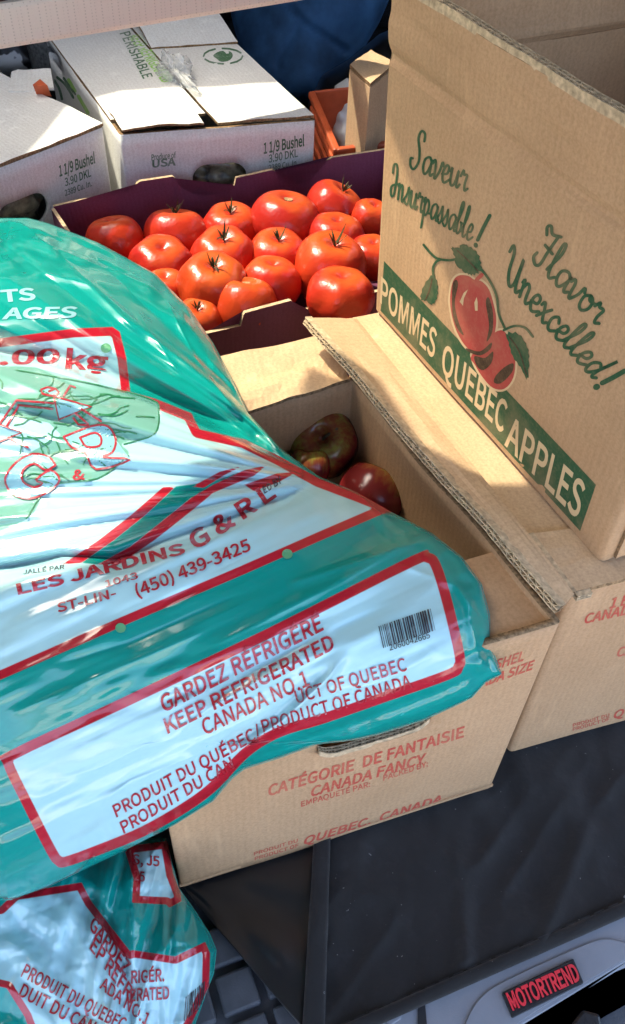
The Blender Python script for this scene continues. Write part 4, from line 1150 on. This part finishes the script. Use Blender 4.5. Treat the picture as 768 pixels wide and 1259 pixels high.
# things at the far left
m, N, L, B = material('black_white_print')
ob = N.new('ShaderNodeTexCoord').outputs['Object']
L.new(ramp(N, L, noise(N, L, 16, ob, 3).outputs[0], [(.5, (.75, .77, .76)), (.53, (.01, .01, .012))]).outputs[0], B.inputs['Base Color']); B.inputs['Roughness'].default_value = .3
o = inflate('printed_bag', [(-60, 15), (30, 10), (50, 28), (50, 84), (20, 92), (-60, 95)], const(1.95), .05, 40, m, lambda x, y, d: .006 * vnoise(x / 15, y / 20, 7), 40, 40)
tag(o, 'black and white patterned bag in the far left corner', 'bag')
M['grey_tub'] = plain('grey_tub', (.38, .38, .36, 1), .25, .6, .25, 10)
tb_c = atz((78, 82), .16)
tub = revolve('grey_tub', [(.9, 0), (.95, .1), (1.0, 1.6), (1.04, 1.65), (1.04, 1.75), (.5, 1.78)], 32, M['grey_tub']); tub.location = atz((74, 100), .12); tub.scale = (.05, .05, .06)
tag(tub, 'grey round tub behind the left white box', 'tub')
pp = panel('white_carton', topquad([(10, 112), (66, 108), (62, 84), (14, 88)], .27), .004, M['white_board'], None, 6, 6, .002, 73, loc=atz((38, 100), .1))
tag(pp, 'small white card lying behind the left white box', 'card')
og = prism('orange_card', topquad([(40, 104), (49, 97), (58, 105)], .285), (0, .01, -.02), M['orange'], loc=atz((49, 102), .28)); tag(og, 'small orange card corner behind the left white box', 'card')

# ------------------------------------------------------------------ plastic bags
TEAL = (.002, .225, .195, 1); PALE = (.34, .585, .615, 1); RED = (.40, .012, .025, 1); LEAF = (.15, .36, .30, 1)
def film_shader(name, borders, extra=()):
    """teal film printed by the distance fields stored on the mesh"""
    m, N, L, B = material(name)
    ob = N.new('ShaderNodeTexCoord').outputs['Object']
    def attr(n): a = N.new('ShaderNodeAttribute'); a.attribute_name = n; return a.outputs['Fac']
    def less(v, t):
        r = N.new('ShaderNodeMapRange'); r.inputs['From Min'].default_value = t - .6; r.inputs['From Max'].default_value = t + .6; r.inputs['To Min'].default_value = 1; r.inputs['To Max'].default_value = 0
        L.new(v, r.inputs['Value']); return r.outputs[0]
    tn_ = noise(N, L, 8, ob, 3)
    c = mixc(N, L, tn_.outputs[0], TEAL, (.004, .285, .245, 1))
    pn = noise(N, L, 6, ob, 3); pale = mixc(N, L, pn.outputs[0], PALE, (.38, .61, .64, 1))
    for a, w in borders:
        v = attr(a); c = mixc(N, L, less(v, 0), c, RED); c = mixc(N, L, less(v, -w), c, pale)
    for a, col in extra:
        c = mixc(N, L, less(attr(a), 0), c, col)
    sc1 = noise(N, L, 55, ob, 4, .75); sc2 = noise(N, L, 5, ob, 1)
    mm = N.new('ShaderNodeMath'); mm.operation = 'MULTIPLY'; L.new(ramp(N, L, sc1.outputs[0], [(.68, (0, 0, 0)), (.72, (1, 1, 1))]).outputs[0], mm.inputs[0]); L.new(ramp(N, L, sc2.outputs[0], [(.55, (0, 0, 0)), (.65, (.8, .8, .8))]).outputs[0], mm.inputs[1])
    c = mixc(N, L, mm.outputs[0], c, (.05, .40, .38, 1))
    L.new(c, B.inputs['Base Color'])
    rn_ = noise(N, L, 20, ob, 3)
    rr = N.new('ShaderNodeMapRange'); rr.inputs['To Min'].default_value = .10; rr.inputs['To Max'].default_value = .28; L.new(rn_.outputs[0], rr.inputs['Value']); L.new(rr.outputs[0], B.inputs['Roughness'])
    B.inputs['Specular IOR Level'].default_value = .5
    B.inputs['Coat Weight'].default_value = .35; B.inputs['Coat Roughness'].default_value = .08
    cx_ = N.new('ShaderNodeCombineXYZ'); L.new(attr('fold_u'), cx_.inputs[0]); L.new(attr('fold_v'), cx_.inputs[1])
    w1 = noise(N, L, 1.0, cx_.outputs[0], 2, .5); w1.noise_type = 'RIDGED_MULTIFRACTAL'
    w2 = noise(N, L, .35, cx_.outputs[0], 2, .5)
    b0 = bump(N, L, w2.outputs[0], B, .35, .004)
    b0 = bump(N, L, w1.outputs[0], B, .10, .0012, b0)
    bump(N, L, noise(N, L, 160, ob, 2).outputs[0], B, .08, .001, b0)
    L.new(b0.outputs[0], B.inputs['Coat Normal'])
    return m
# ---- the large bag
sil = [(-230, 300), (-60, 272), (0, 268), (30, 267), (58, 274), (120, 298), (190, 336), (232, 378), (262, 422), (285, 465), (305, 508), (345, 552), (392, 586), (440, 606), (482, 630), (530, 655), (568, 685), (592, 718), (602, 755), (606, 800), (617, 829), (597, 839), (580, 858), (560, 868), (520, 886), (470, 902), (430, 911), (390, 915), (345, 932), (300, 946), (285, 958), (262, 985), (215, 1014), (160, 1042), (110, 1066), (60, 1090), (10, 1108), (-40, 1100), (-230, 1080), (-260, 700)]
ctl = [((-200, 330), .27), ((0, 268), .30), ((58, 274), .30), ((190, 336), .285), ((262, 422), .285), ((305, 508), .285), ((392, 586), .295), ((482, 630), .29), ((568, 685), .285), ((602, 755), .275), ((617, 829), .252), ((560, 868), .222), ((430, 911), .212), ((300, 946), .205), ((215, 1014), .160), ((60, 1090), .13), ((-40, 1100), .11), ((-220, 1000), .12), ((-220, 700), .24), ((100, 600), .31), ((300, 760), .30), ((100, 850), .25)]
def fit_depth(ctl, cubic=True):
    a = np.array([p for p, z in ctl], float); d = np.array([depth(atz(p, z)) for p, z in ctl])
    def basis(x, y):
        x = (x - 200) / 400; y = (y - 700) / 400
        b = [np.ones_like(x), x, y, x * x, x * y, y * y]
        if cubic: b += [x ** 3, x * x * y, x * y * y, y ** 3]
        return np.stack(b, -1)
    k, *_ = np.linalg.lstsq(basis(a[:, 0], a[:, 1]), 1 / d, rcond=None)
    return lambda x, y: 1 / (basis(x, y) @ k)
D1 = fit_depth(ctl)
PIN = (402, 592)
def tri(t): return np.abs((t % 1.0) * 2 - 1) * 2 - 1
def crumple(x, y, seed, sc_, n=6):
    r_ = np.random.RandomState(seed); z = 0
    for k in range(n):
        th = r_.rand() * math.pi; lam = sc_ * (.6 + r_.rand()); ph = r_.rand() * 9
        w = .9 * vnoise(x / (sc_ * 1.7), y / (sc_ * 1.7), seed + k) + .25 * vnoise(x / (sc_ * .6), y / (sc_ * .6), seed + k + 20)
        msk = sstep(-.05, .5, vnoise(x / (sc_ * 1.4) + 5 * k, y / (sc_ * 1.4), seed + 40 + k))
        z = z + tri((x * math.cos(th) + y * math.sin(th)) / lam + w + ph) * msk * (.5 + lam / sc_) / n * 1.6
    return z
def crease(x, y, line, a, w):
    d, t = seg_dist(x, y, line, False)
    return a * np.exp(-d / w) * sstep(0, .15, t) * (1 - sstep(.85, 1, t))
def ridge(x, y, line, a, w):
    d, t = seg_dist(x, y, line, False)
    return a * np.exp(-(d / w) ** 2) * sstep(0, .12, t) * (1 - sstep(.88, 1, t))
def bag_disp(x, y, d):
    dx, dy = PIN[0] - x, y - PIN[1]; r = np.hypot(dx, dy); ph = np.degrees(np.arctan2(dy, dx))
    fan = sstep(-62, -38, ph) * (1 - sstep(9, 15, ph)) * sstep(10, 120, r)
    f = vnoise(ph / 7.5 + 40, r / 520, 1)
    z = fan * (.0060 * f + .0042 * tri(ph / 8.0 + .35 * vnoise(r / 240, ph / 22, 31)) + .0013 * tri(ph / 3.1 + .4 * vnoise(r / 170, ph / 11, 32)) * sstep(-.3, .3, vnoise(ph / 9, r / 160, 33))) * (1 + .35 * sstep(150, 380, r))
    low = sstep(8, 20, ph) + (x > PIN[0]) * 1.0; low = np.clip(low, 0, 1)
    a = x * .906 - y * .423; b = x * .423 + y * .906
    z = z + low * (.0030 * vnoise(a / 170, b / 26, 5) + .0012 * vnoise(a / 60, b / 11, 6))
    z = z + low * .0011 * crumple(x, y, 51, 95) * (.5 + sstep(-.2, .5, vnoise(x / 150, y / 150, 71)))
    z = z + np.exp(-(d / 32) ** 2) * .0026 * crumple(x, y, 53, 40)
    seam = low * np.exp(-(d / 34) ** 2)
    z = z + seam * (.0035 * vnoise(a / 26, b / 60, 7) + .002 * vnoise(a / 11, b / 30, 8))
    topm = 1 - sstep(318, 372, y + .12 * x)
    mid = sstep(330, 380, y) * (1 - fan) * (1 - sstep(440, 520, y)) * (x < PIN[0])
    z = z + mid * (.0022 * tri((y - .16 * x) / 46 + .5 * vnoise(x / 160, y / 60, 61)) + .0014 * crumple(x, y, 63, 80))
    a2 = x * .93 + y * .37; b2 = -x * .37 + y * .93
    z = z + topm * .0062 * crumple(x, y, 57, 52) + topm * .0014 * crumple(x, y, 59, 26)
    z = z + topm * (.0036 * (1 - 2 * np.abs(vnoise(a2 / 120, b2 / 21, 9))) + .0025 * vnoise(a2 / 45, b2 / 9, 10))
    z = z + ridge(x, y, [(-60, 712), (15, 702), (75, 690), (140, 692), (250, 655), (330, 620), (400, 592)], -.007, 8) + crease(x, y, [(-60, 704), (15, 696), (75, 683), (140, 685), (250, 648), (330, 614), (402, 592)], -.009, 9)
    z = z + ridge(x, y, [(-60, 690), (15, 684), (75, 674), (140, 676), (250, 640), (330, 606), (395, 588)], .005, 9)
    z = z + ridge(x, y, [(-60, 434), (60, 436), (170, 480), (280, 520), (398, 588)], -.010, 9) + crease(x, y, [(-60, 446), (60, 450), (180, 494), (290, 530), (398, 589)], .008, 10)
    z = z + ridge(x, y, [(-40, 500), (90, 492), (200, 515), (300, 548), (395, 588)], .007, 8)
    z = z + ridge(x, y, [(-40, 585), (100, 565), (250, 575), (395, 590)], .006, 9)
    for l, a_, w_ in (([(300, 925), (318, 905), (350, 884), (398, 838), (430, 800)], .005, 6), ([(210, 905), (262, 868), (330, 830), (420, 792)], .0028, 6), ([(60, 960), (120, 945), (200, 905)], .002, 7),
                      ([(120, 990), (160, 960), (250, 925)], .002, 6), ([(420, 850), (470, 838), (540, 800)], .002, 6), ([(10, 880), (120, 832), (260, 772)], .0035, 7), ([(250, 800), (380, 735), (500, 670)], .0035, 7),
                      ([(60, 820), (160, 790), (300, 728)], -.003, 6), ([(350, 720), (440, 690), (530, 662)], .004, 6), ([(480, 690), (560, 720), (598, 770)], .003, 5), ([(30, 330), (110, 350), (180, 420)], .004, 6), ([(0, 290), (90, 310), (190, 350)], -.004, 5), ([(200, 360), (240, 440), (300, 520)], .005, 7), ([(160, 370), (220, 460), (320, 550)], .003, 6)):
        z = z + crease(x, y, l, a_, w_)
    for l, h_, fall in (([(-300, 425), (-60, 432), (0, 436), (40, 440), (90, 454), (160, 486), (230, 514), (300, 540), (360, 570), (402, 592)], .010, 60), ([(-300, 700), (-60, 704), (15, 698), (75, 684), (140, 686), (200, 668), (260, 646), (330, 616), (402, 592)], .011, 70)):
        lx, ly = np.array(l, float).T
        sd = y - np.interp(x, lx, ly) - 2.5 * vnoise(x / 40, y / 200, 91)
        z = z + h_ * sstep(-3, 4, sd) * np.exp(-np.maximum(sd, 0) / fall) * (1 - sstep(250, 392, x)) * (1 + .25 * vnoise(x / 90, 3, 92))
    z = z + ridge(x, y, [(-300, 428), (-60, 428), (0, 430), (60, 436), (110, 452), (170, 478), (240, 508), (320, 545), (400, 590)], -.024, 22)
    z = z + ridge(x, y, [(-300, 480), (-60, 480), (40, 486), (120, 506), (200, 528), (300, 560), (380, 588)], .008, 20)
    z = z + ridge(x, y, [(285, 935), (312, 912), (345, 890), (392, 846), (420, 812)], .0045, 6)
    z = z + ridge(x, y, [(270, 925), (300, 905), (335, 880), (380, 840)], -.0030, 6)
    z = z + ridge(x, y, [(250, 880), (300, 850), (350, 818), (415, 770)], .0025, 6)
    z = z + ridge(x, y, [(600, 820), (560, 842), (480, 875), (400, 900), (330, 926), (270, 962)], -.005, 7)
    z = z + ridge(x, y, [(-40, 345), (60, 335), (150, 352), (230, 400), (290, 490)], .004, 8)
    z = z + ridge(x, y, [(-40, 300), (40, 296), (120, 318), (200, 362)], .005, 7)
    z = z + ridge(x, y, [(-40, 400), (80, 384), (190, 400), (260, 470)], .003, 10)
    z = z + ridge(x, y, [(545, 690), (575, 740), (585, 800), (600, 826)], .003, 6)
    return z
def fold_u(x, y):      # across the folds of the film
    dx, dy = PIN[0] - x, y - PIN[1]; ph = np.degrees(np.arctan2(dy, dx))
    w = np.clip(sstep(8, 16, ph) + (x > PIN[0] - 30), 0, 1)
    return (1 - w) * ph / 2.2 + w * (x * .423 + y * .906) / 9.0
def fold_v(x, y):      # along them
    dx, dy = PIN[0] - x, y - PIN[1]; ph = np.degrees(np.arctan2(dy, dx))
    w = np.clip(sstep(8, 16, ph) + (x > PIN[0] - 30), 0, 1)
    return (1 - w) * np.hypot(dx, dy) / 110.0 + w * (x * .906 - y * .423) / 110.0
front_panel = smooth_poly([(3, 938), (10, 924), (150, 858), (330, 772), (505, 684), (528, 680), (541, 692), (556, 740), (571, 805), (569, 822), (556, 834), (480, 861), (400, 889), (345, 906), (306, 930), (270, 968), (235, 995), (180, 1027), (125, 1050), (80, 1066), (68, 1063), (58, 1050), (30, 995)], 4)
upper_panel = [(-240, 945), (0, 836), (150, 770), (300, 706), (400, 662), (470, 632), (489, 628), (487, 640)][:7] + [(480, 622), (440, 606), (392, 588), (345, 562), (300, 540), (245, 528), (235, 508), (190, 490), (160, 482), (155, 440), (147, 408), (138, 402), (90, 404), (0, 416), (-240, 440)]
stA = [(76, 694), (120, 665), (160, 634), (192, 606), (200, 599), (216, 598), (180, 632), (140, 664), (100, 692)]
stB = [(120, 694), (160, 672), (200, 640), (235, 612), (262, 596), (300, 578), (328, 572), (312, 585), (262, 606), (238, 626), (190, 664), (146, 694)]
stB2 = [(300, 596), (340, 582), (366, 580), (340, 594), (312, 604)]
tealA = [(100, 692), (140, 664), (180, 632), (216, 598), (262, 592), (300, 578), (262, 606), (235, 612), (200, 640), (160, 672), (120, 694)]
stC = [(236, 598), (270, 580), (300, 572), (276, 584), (250, 600)]
leaf_poly = smooth_poly([(-60, 480), (20, 450), (110, 470), (185, 490), (196, 505), (190, 535), (150, 545), (158, 560), (120, 590), (60, 600), (30, 640), (-60, 650)], 4)
lw = [(-40, 500), (60, 520), (75, 535), (30, 560), (-40, 566)]
m1 = film_shader('printed_teal_film', [('front_panel', 12.5), ('upper_panel', 11)], [('leaf', LEAF), ('leaf_gap', (.33, .57, .65, 1)), ('teal_band', TEAL), ('stripe_a', RED), ('stripe_b', RED), ('stripe_c', RED)])
big = empty('produce_bag', atz((200, 800), .2)); tag(big, 'large glossy teal produce bag with pale printed panels lying on the open apple box', 'produce bag', 'teal produce bags')
def bigT(x, y): return .050 + .034 * np.exp(-((x - 60) / 170) ** 2 - ((y - 370) / 85) ** 2) + .012 * np.exp(-((x - 300) / 260) ** 2 - ((y - 790) / 110) ** 2)
film, S1 = inflate('film', sil, D1, bigT, 120, m1, bag_disp, 420, 400, attrs={
    'front_panel': lambda x, y: sdf(x, y, front_panel), 'upper_panel': lambda x, y: sdf(x, y, upper_panel),
    'leaf': lambda x, y: sdf(x, y, leaf_poly), 'leaf_gap': lambda x, y: sdf(x, y, lw), 'teal_band': lambda x, y: sdf(x, y, tealA), 'stripe_a': lambda x, y: sdf(x, y, stA),
    'stripe_b': lambda x, y: np.minimum(sdf(x, y, stB), sdf(x, y, stB2)), 'stripe_c': lambda x, y: sdf(x, y, stC), 'fold_u': fold_u, 'fold_v': fold_v}, parent=big, skin=True)
def film_ink(name, col, rough=.3):
    m, N, L, B = material(name)
    ob = N.new('ShaderNodeTexCoord').outputs['Object']
    n1 = noise(N, L, 120, ob, 3, .7)
    L.new(mixc(N, L, ramp(N, L, n1.outputs[0], [(.55, (0, 0, 0)), (.8, (.5, .5, .5))]).outputs[0], col, (.5, .6, .65, 1)), B.inputs['Base Color'])
    B.inputs['Roughness'].default_value = rough; B.inputs['Coat Weight'].default_value = .3; B.inputs['Coat Roughness'].default_value = .1
    return m
FR_, FG, FPALE, FK = film_ink('film_red_ink', (.36, .012, .025, 1)), film_ink('film_green_ink', (.02, .17, .07, 1)), film_ink('film_pale_ink', (.22, .46, .52, 1)), film_ink('film_black_ink', (.02, .02, .025, 1))
FT = film_ink('film_dot', (.10, .33, .16, 1))
OFF = .0009
text('GARDEZ RÉFRIGÉRÉ', (201, 876), (398, 774), (-6, -19), S1, FR_, film, bold=.014, off=OFF)
text('KEEP REFRIGERATED', (206, 902), (412, 797), (-6, -17.5), S1, FR_, film, bold=.014, off=OFF)
text('CANADA NO.1', (252, 904), (381, 842), (-6, -18), S1, FR_, film, bold=.0, off=OFF)
text('PRODUIT DU QUÉBEC/', (143, 1005), (322, 905), (-5.5, -14), S1, FR_, film, bold=.005, off=OFF)
text('PRODUCT OF CANADA', (324, 902), (507, 845), (-4, -16), S1, FR_, film, bold=.0, off=OFF)
text('UCT OF QUEBEC', (365, 865), (501, 824), (-4, -15.5), S1, FR_, film, bold=.0, off=OFF)
text('PRODUIT DU CAN', (152, 1025), (288, 944), (-5.5, -13.5), S1, FR_, film, bold=.005, off=OFF)
# barcode
bars = []; r_ = random.Random(4); x = 0.0
VV = []; FF = []
ba, bb, bu = np.array((471., 797.)), np.array((535., 775.)), np.array((-6., -27.))
while x < 1:
    w = r_.choice((.012, .018, .03, .012)); b = len(VV); x1 = min(1, x + w)
    tall = 1.0
    for fx, fy in ((x, 0), (x1, 0), (x1, tall), (x, tall)): VV.append(ba + (bb - ba) * fx + bu * fy)
    FF.append((b, b + 1, b + 2, b + 3)); x = x1 + r_.choice((.012, .02, .028))
decal('barcode', np.array(VV), FF, S1, FK, film, OFF)
text('2060042665', (479, 800), (529, 784), (-1.5, -7), S1, FK, film, bold=0, off=OFF + .0002)
textpath('LES JARDINS', [(22, 731), (70, 720), (130, 704), (180, 692), (228, 680)], 13, S1, FR_, film, bold=.045, off=OFF)
textpath('G & R L', [(240, 676), (272, 656), (302, 636), (340, 610)], 21, S1, FR_, film, bold=.035, off=OFF)
text('(450) 439-3425', (169, 734), (309, 676), (-5, -14), S1, FR_, film, bold=.015, off=OFF)
text('ST-LIN-', (71, 753), (143, 734), (-2, -11), S1, FR_, film, bold=.014, off=OFF)
text('1043', (130, 722), (170, 711), (-2, -8), S1, FR_, film, bold=.01, off=OFF)
text('JALLÉ PAR', (28, 706), (79, 699), (0, -5), S1, FK, film, off=OFF)
text('ED BY', (325, 607), (347, 593), (-3, -8), S1, FK, film, off=OFF)
text('TS', (2, 371), (44, 368), (-2, -14), S1, FPALE, film, bold=.045, off=OFF)
text('AGES', (2, 392), (93, 390), (3, -13), S1, FPALE, film, bold=.045, off=OFF)
text('2.00', (-34, 449), (72, 446), (2, -17), S1, FR_, film, bold=.03, off=OFF)
text('kg', (80, 452), (132, 456), (2, -22), S1, FR_, film, bold=.035, off=OFF)
# emblem: G & R in outline, cabbage veins, two little figures
Gp = [(68, 572), (60, 562), (40, 558), (20, 568), (6, 588), (14, 606), (36, 613), (60, 604), (73, 590), (62, 578), (44, 590), (52, 594), (42, 599), (28, 592), (28, 578), (42, 570), (56, 578)]
Rp = [(78, 537), (112, 524), (132, 524), (142, 540), (138, 556), (126, 562), (160, 565), (118, 577), (104, 556), (88, 550)]
blot('emblem_letter', Gp, S1, FPALE, film, OFF, sm=3); blot('emblem_letter', Rp, S1, FPALE, film, OFF, sm=2)
strokes('emblem_outline', [Gp + Gp[:1], Rp + Rp[:1], [(98, 538), (116, 532), (124, 538), (122, 548), (106, 549), (98, 538)]], 2.6, S1, FR_, film, OFF + .0004, n=3)
text('&', (89, 590), (104, 589), (0, -12), S1, FR_, film, bold=.03, off=OFF)
fig = [[(60, 490 - 9), (68, 478), (72, 482), (68, 487), (60, 486), (52, 484), (50, 479), (58, 476), (68, 478)], [(20, 492), (66, 496), (66, 486)], [(22, 498), (64, 503)], [(66, 487), (112, 500), (72, 516), (66, 487)], [(100, 503), (124, 518)], [(92, 508), (108, 521)], [(78, 487), (86, 474), (92, 476)], [(20, 492), (0, 520)], [(22, 500), (8, 524)], [(-5, 520), (26, 532), (-6, 545)], [(10, 538), (34, 550)], [(90, 514), (96, 522), (108, 523)]]
strokes('emblem_figure', fig, 2.6, S1, FR_, film, OFF + .0004, n=1)
blot('emblem_figure_fill', [(66, 489), (110, 500), (73, 514)], S1, FPALE, film, OFF, sm=0); blot('emblem_figure_fill', [(52, 480), (60, 477), (70, 480), (68, 486), (56, 486)], S1, FPALE, film, OFF)
r_ = random.Random(12); veins = []
for k in range(60):
    x0, y0 = r_.uniform(-10, 180), r_.uniform(462, 600)
    if float(sdf(np.array(x0), np.array(y0), leaf_poly)) > -4: continue
    a = r_.uniform(-1.2, 1.2); pts = [(x0, y0)]
    for j in range(4):
        a += r_.uniform(-.6, .6); x0 += 11 * math.cos(a); y0 += 7 * math.sin(a)
        if float(sdf(np.array(x0), np.array(y0), leaf_poly)) > -2: break
        pts.append((x0, y0))
    if len(pts) > 2: veins.append(pts)
veins.append([(20, 455), (110, 471), (185, 491), (195, 506), (189, 534), (152, 546)])
veins.append([(158, 560), (120, 588), (62, 598), (32, 638)])
strokes('cabbage_vein', veins, 1.6, S1, FG, film, OFF, n=4)
for p in ((148, 772), (353, 681), (130, 428)):
    blot('hole_dot', [(p[0] + 6.5 * math.cos(t), p[1] + 6 * math.sin(t)) for t in (0, .9, 1.8, 2.7, 3.6, 4.5, 5.4)], S1, FT, film, OFF)

# ---- the small bag in the lower left corner
sil2 = [(-140, 1040), (0, 1030), (120, 1022), (204, 1030), (212, 1062), (220, 1092), (240, 1120), (258, 1148), (266, 1168), (263, 1196), (252, 1225), (240, 1259), (236, 1300), (180, 1345), (-60, 1345), (-150, 1300)]
ctl2 = [((-140, 1040), .05), ((0, 1040), .06), ((204, 1030), .055), ((220, 1092), .04), ((266, 1168), .035), ((252, 1225), .03), ((236, 1300), .02), ((100, 1345), .01), ((-60, 1345), .01), ((-150, 1250), .02), ((60, 1180), .05)]
D2f = fit_depth(ctl2, False)
def bag2_disp(x, y, d):
    z = .0045 * (1 - 2 * np.abs(vnoise(x / 17 + y / 70, y / 150 + 5, 21))) + .002 * vnoise(x / 8, y / 60, 22)
    z = z * sstep(40, 130, x) + (1 - sstep(40, 130, x)) * (.0045 * vnoise((x + y) / 70, (y - x) / 35, 23))
    z = z + .0034 * crumple(x, y, 81, 75) + .0007 * crumple(x, y, 83, 26)
    z = z + ridge(x, y, [(105, 1090), (135, 1140), (160, 1200), (168, 1290)], -.008, 8) + ridge(x, y, [(80, 1090), (100, 1150), (125, 1230), (140, 1300)], .007, 10)
    z = z + ridge(x, y, [(200, 1030), (212, 1080), (218, 1110)], .005, 6) + ridge(x, y, [(160, 1060), (162, 1120), (161, 1250)], .004, 6)
    return z
pan2 = [(-150, 1120), (0, 1115), (18, 1098), (100, 1085), (112, 1108), (135, 1138), (160, 1170), (162, 1168), (215, 1176), (252, 1158), (258, 1172), (257, 1212), (234, 1262), (180, 1330), (60, 1330), (30, 1250), (8, 1215), (-150, 1180)]
up2 = [(154, 1048), (160, 1040), (206, 1034), (213, 1075), (222, 1098), (223, 1108), (208, 1116), (204, 1112), (162, 1110), (164, 1080)]
m2 = film_shader('printed_teal_film_small', [('panel_low', 9), ('panel_up', 9)])
sm_ = empty('produce_bag', atz((100, 1200), 0)); tag(sm_, 'smaller teal produce bag at the lower left corner, partly under the large one', 'produce bag', 'teal produce bags')
film2, S2 = inflate('film', sil2, D2f, .045, 80, m2, bag2_disp, 240, 240, attrs={'fold_u': lambda x, y: x / 9.0 + y / 40.0, 'fold_v': lambda x, y: y / 100.0, 'panel_low': lambda x, y: sdf(x, y, pan2), 'panel_up': lambda x, y: sdf(x, y, up2)}, parent=sm_, skin=True)
text('GARDEZ', (109, 1140), (154, 1200), (7, -15), S2, FR_, film2, bold=.02, off=OFF)
text('KEEP REFRI', (108, 1160), (160, 1238), (7, -15), S2, FR_, film2, bold=.02, off=OFF) if False else text('EP REFRI', (110, 1166), (160, 1234), (7, -15), S2, FR_, film2, bold=.02, off=OFF)
text('RIGÉR.', (161, 1209), (202, 1206), (0, -15), S2, FR_, film2, bold=.02, off=OFF)
text('ERATED', (160, 1231), (208, 1228), (0, -15), S2, FR_, film2, bold=.02, off=OFF)
text('ADA NO.1', (122, 1214), (180, 1262), (5, -14), S2, FR_, film2, bold=.01, off=OFF)
text('PRODUIT DU QUEBEC', (25, 1200), (150, 1268), (7, -15), S2, FR_, film2, bold=.01, off=OFF)
text('DUIT DU CAN', (22, 1224), (112, 1272), (7, -15), S2, FR_, film2, bold=.01, off=OFF)
text('S, J5', (163, 1062), (196, 1065), (0, -12), S2, FR_, film2, bold=.02, off=OFF)
text('25', (164, 1082), (178, 1084), (0, -12), S2, FR_, film2, bold=.02, off=OFF)
VV = []; FF = []; x = 0; r_ = random.Random(9)
ba, bb, bu = np.array((226., 1256.)), np.array((250., 1236.)), np.array((2., -30.))
while x < 1:
    w = r_.choice((.03, .05, .08)); b = len(VV); x1 = min(1, x + w)
    for fx, fy in ((x, 0), (x1, 0), (x1, 1), (x, 1)): VV.append(ba + (bb - ba) * fx + bu * fy)
    FF.append((b, b + 1, b + 2, b + 3)); x = x1 + r_.choice((.03, .05, .06))
decal('barcode', np.array(VV), FF, S2, FK, film2, OFF)
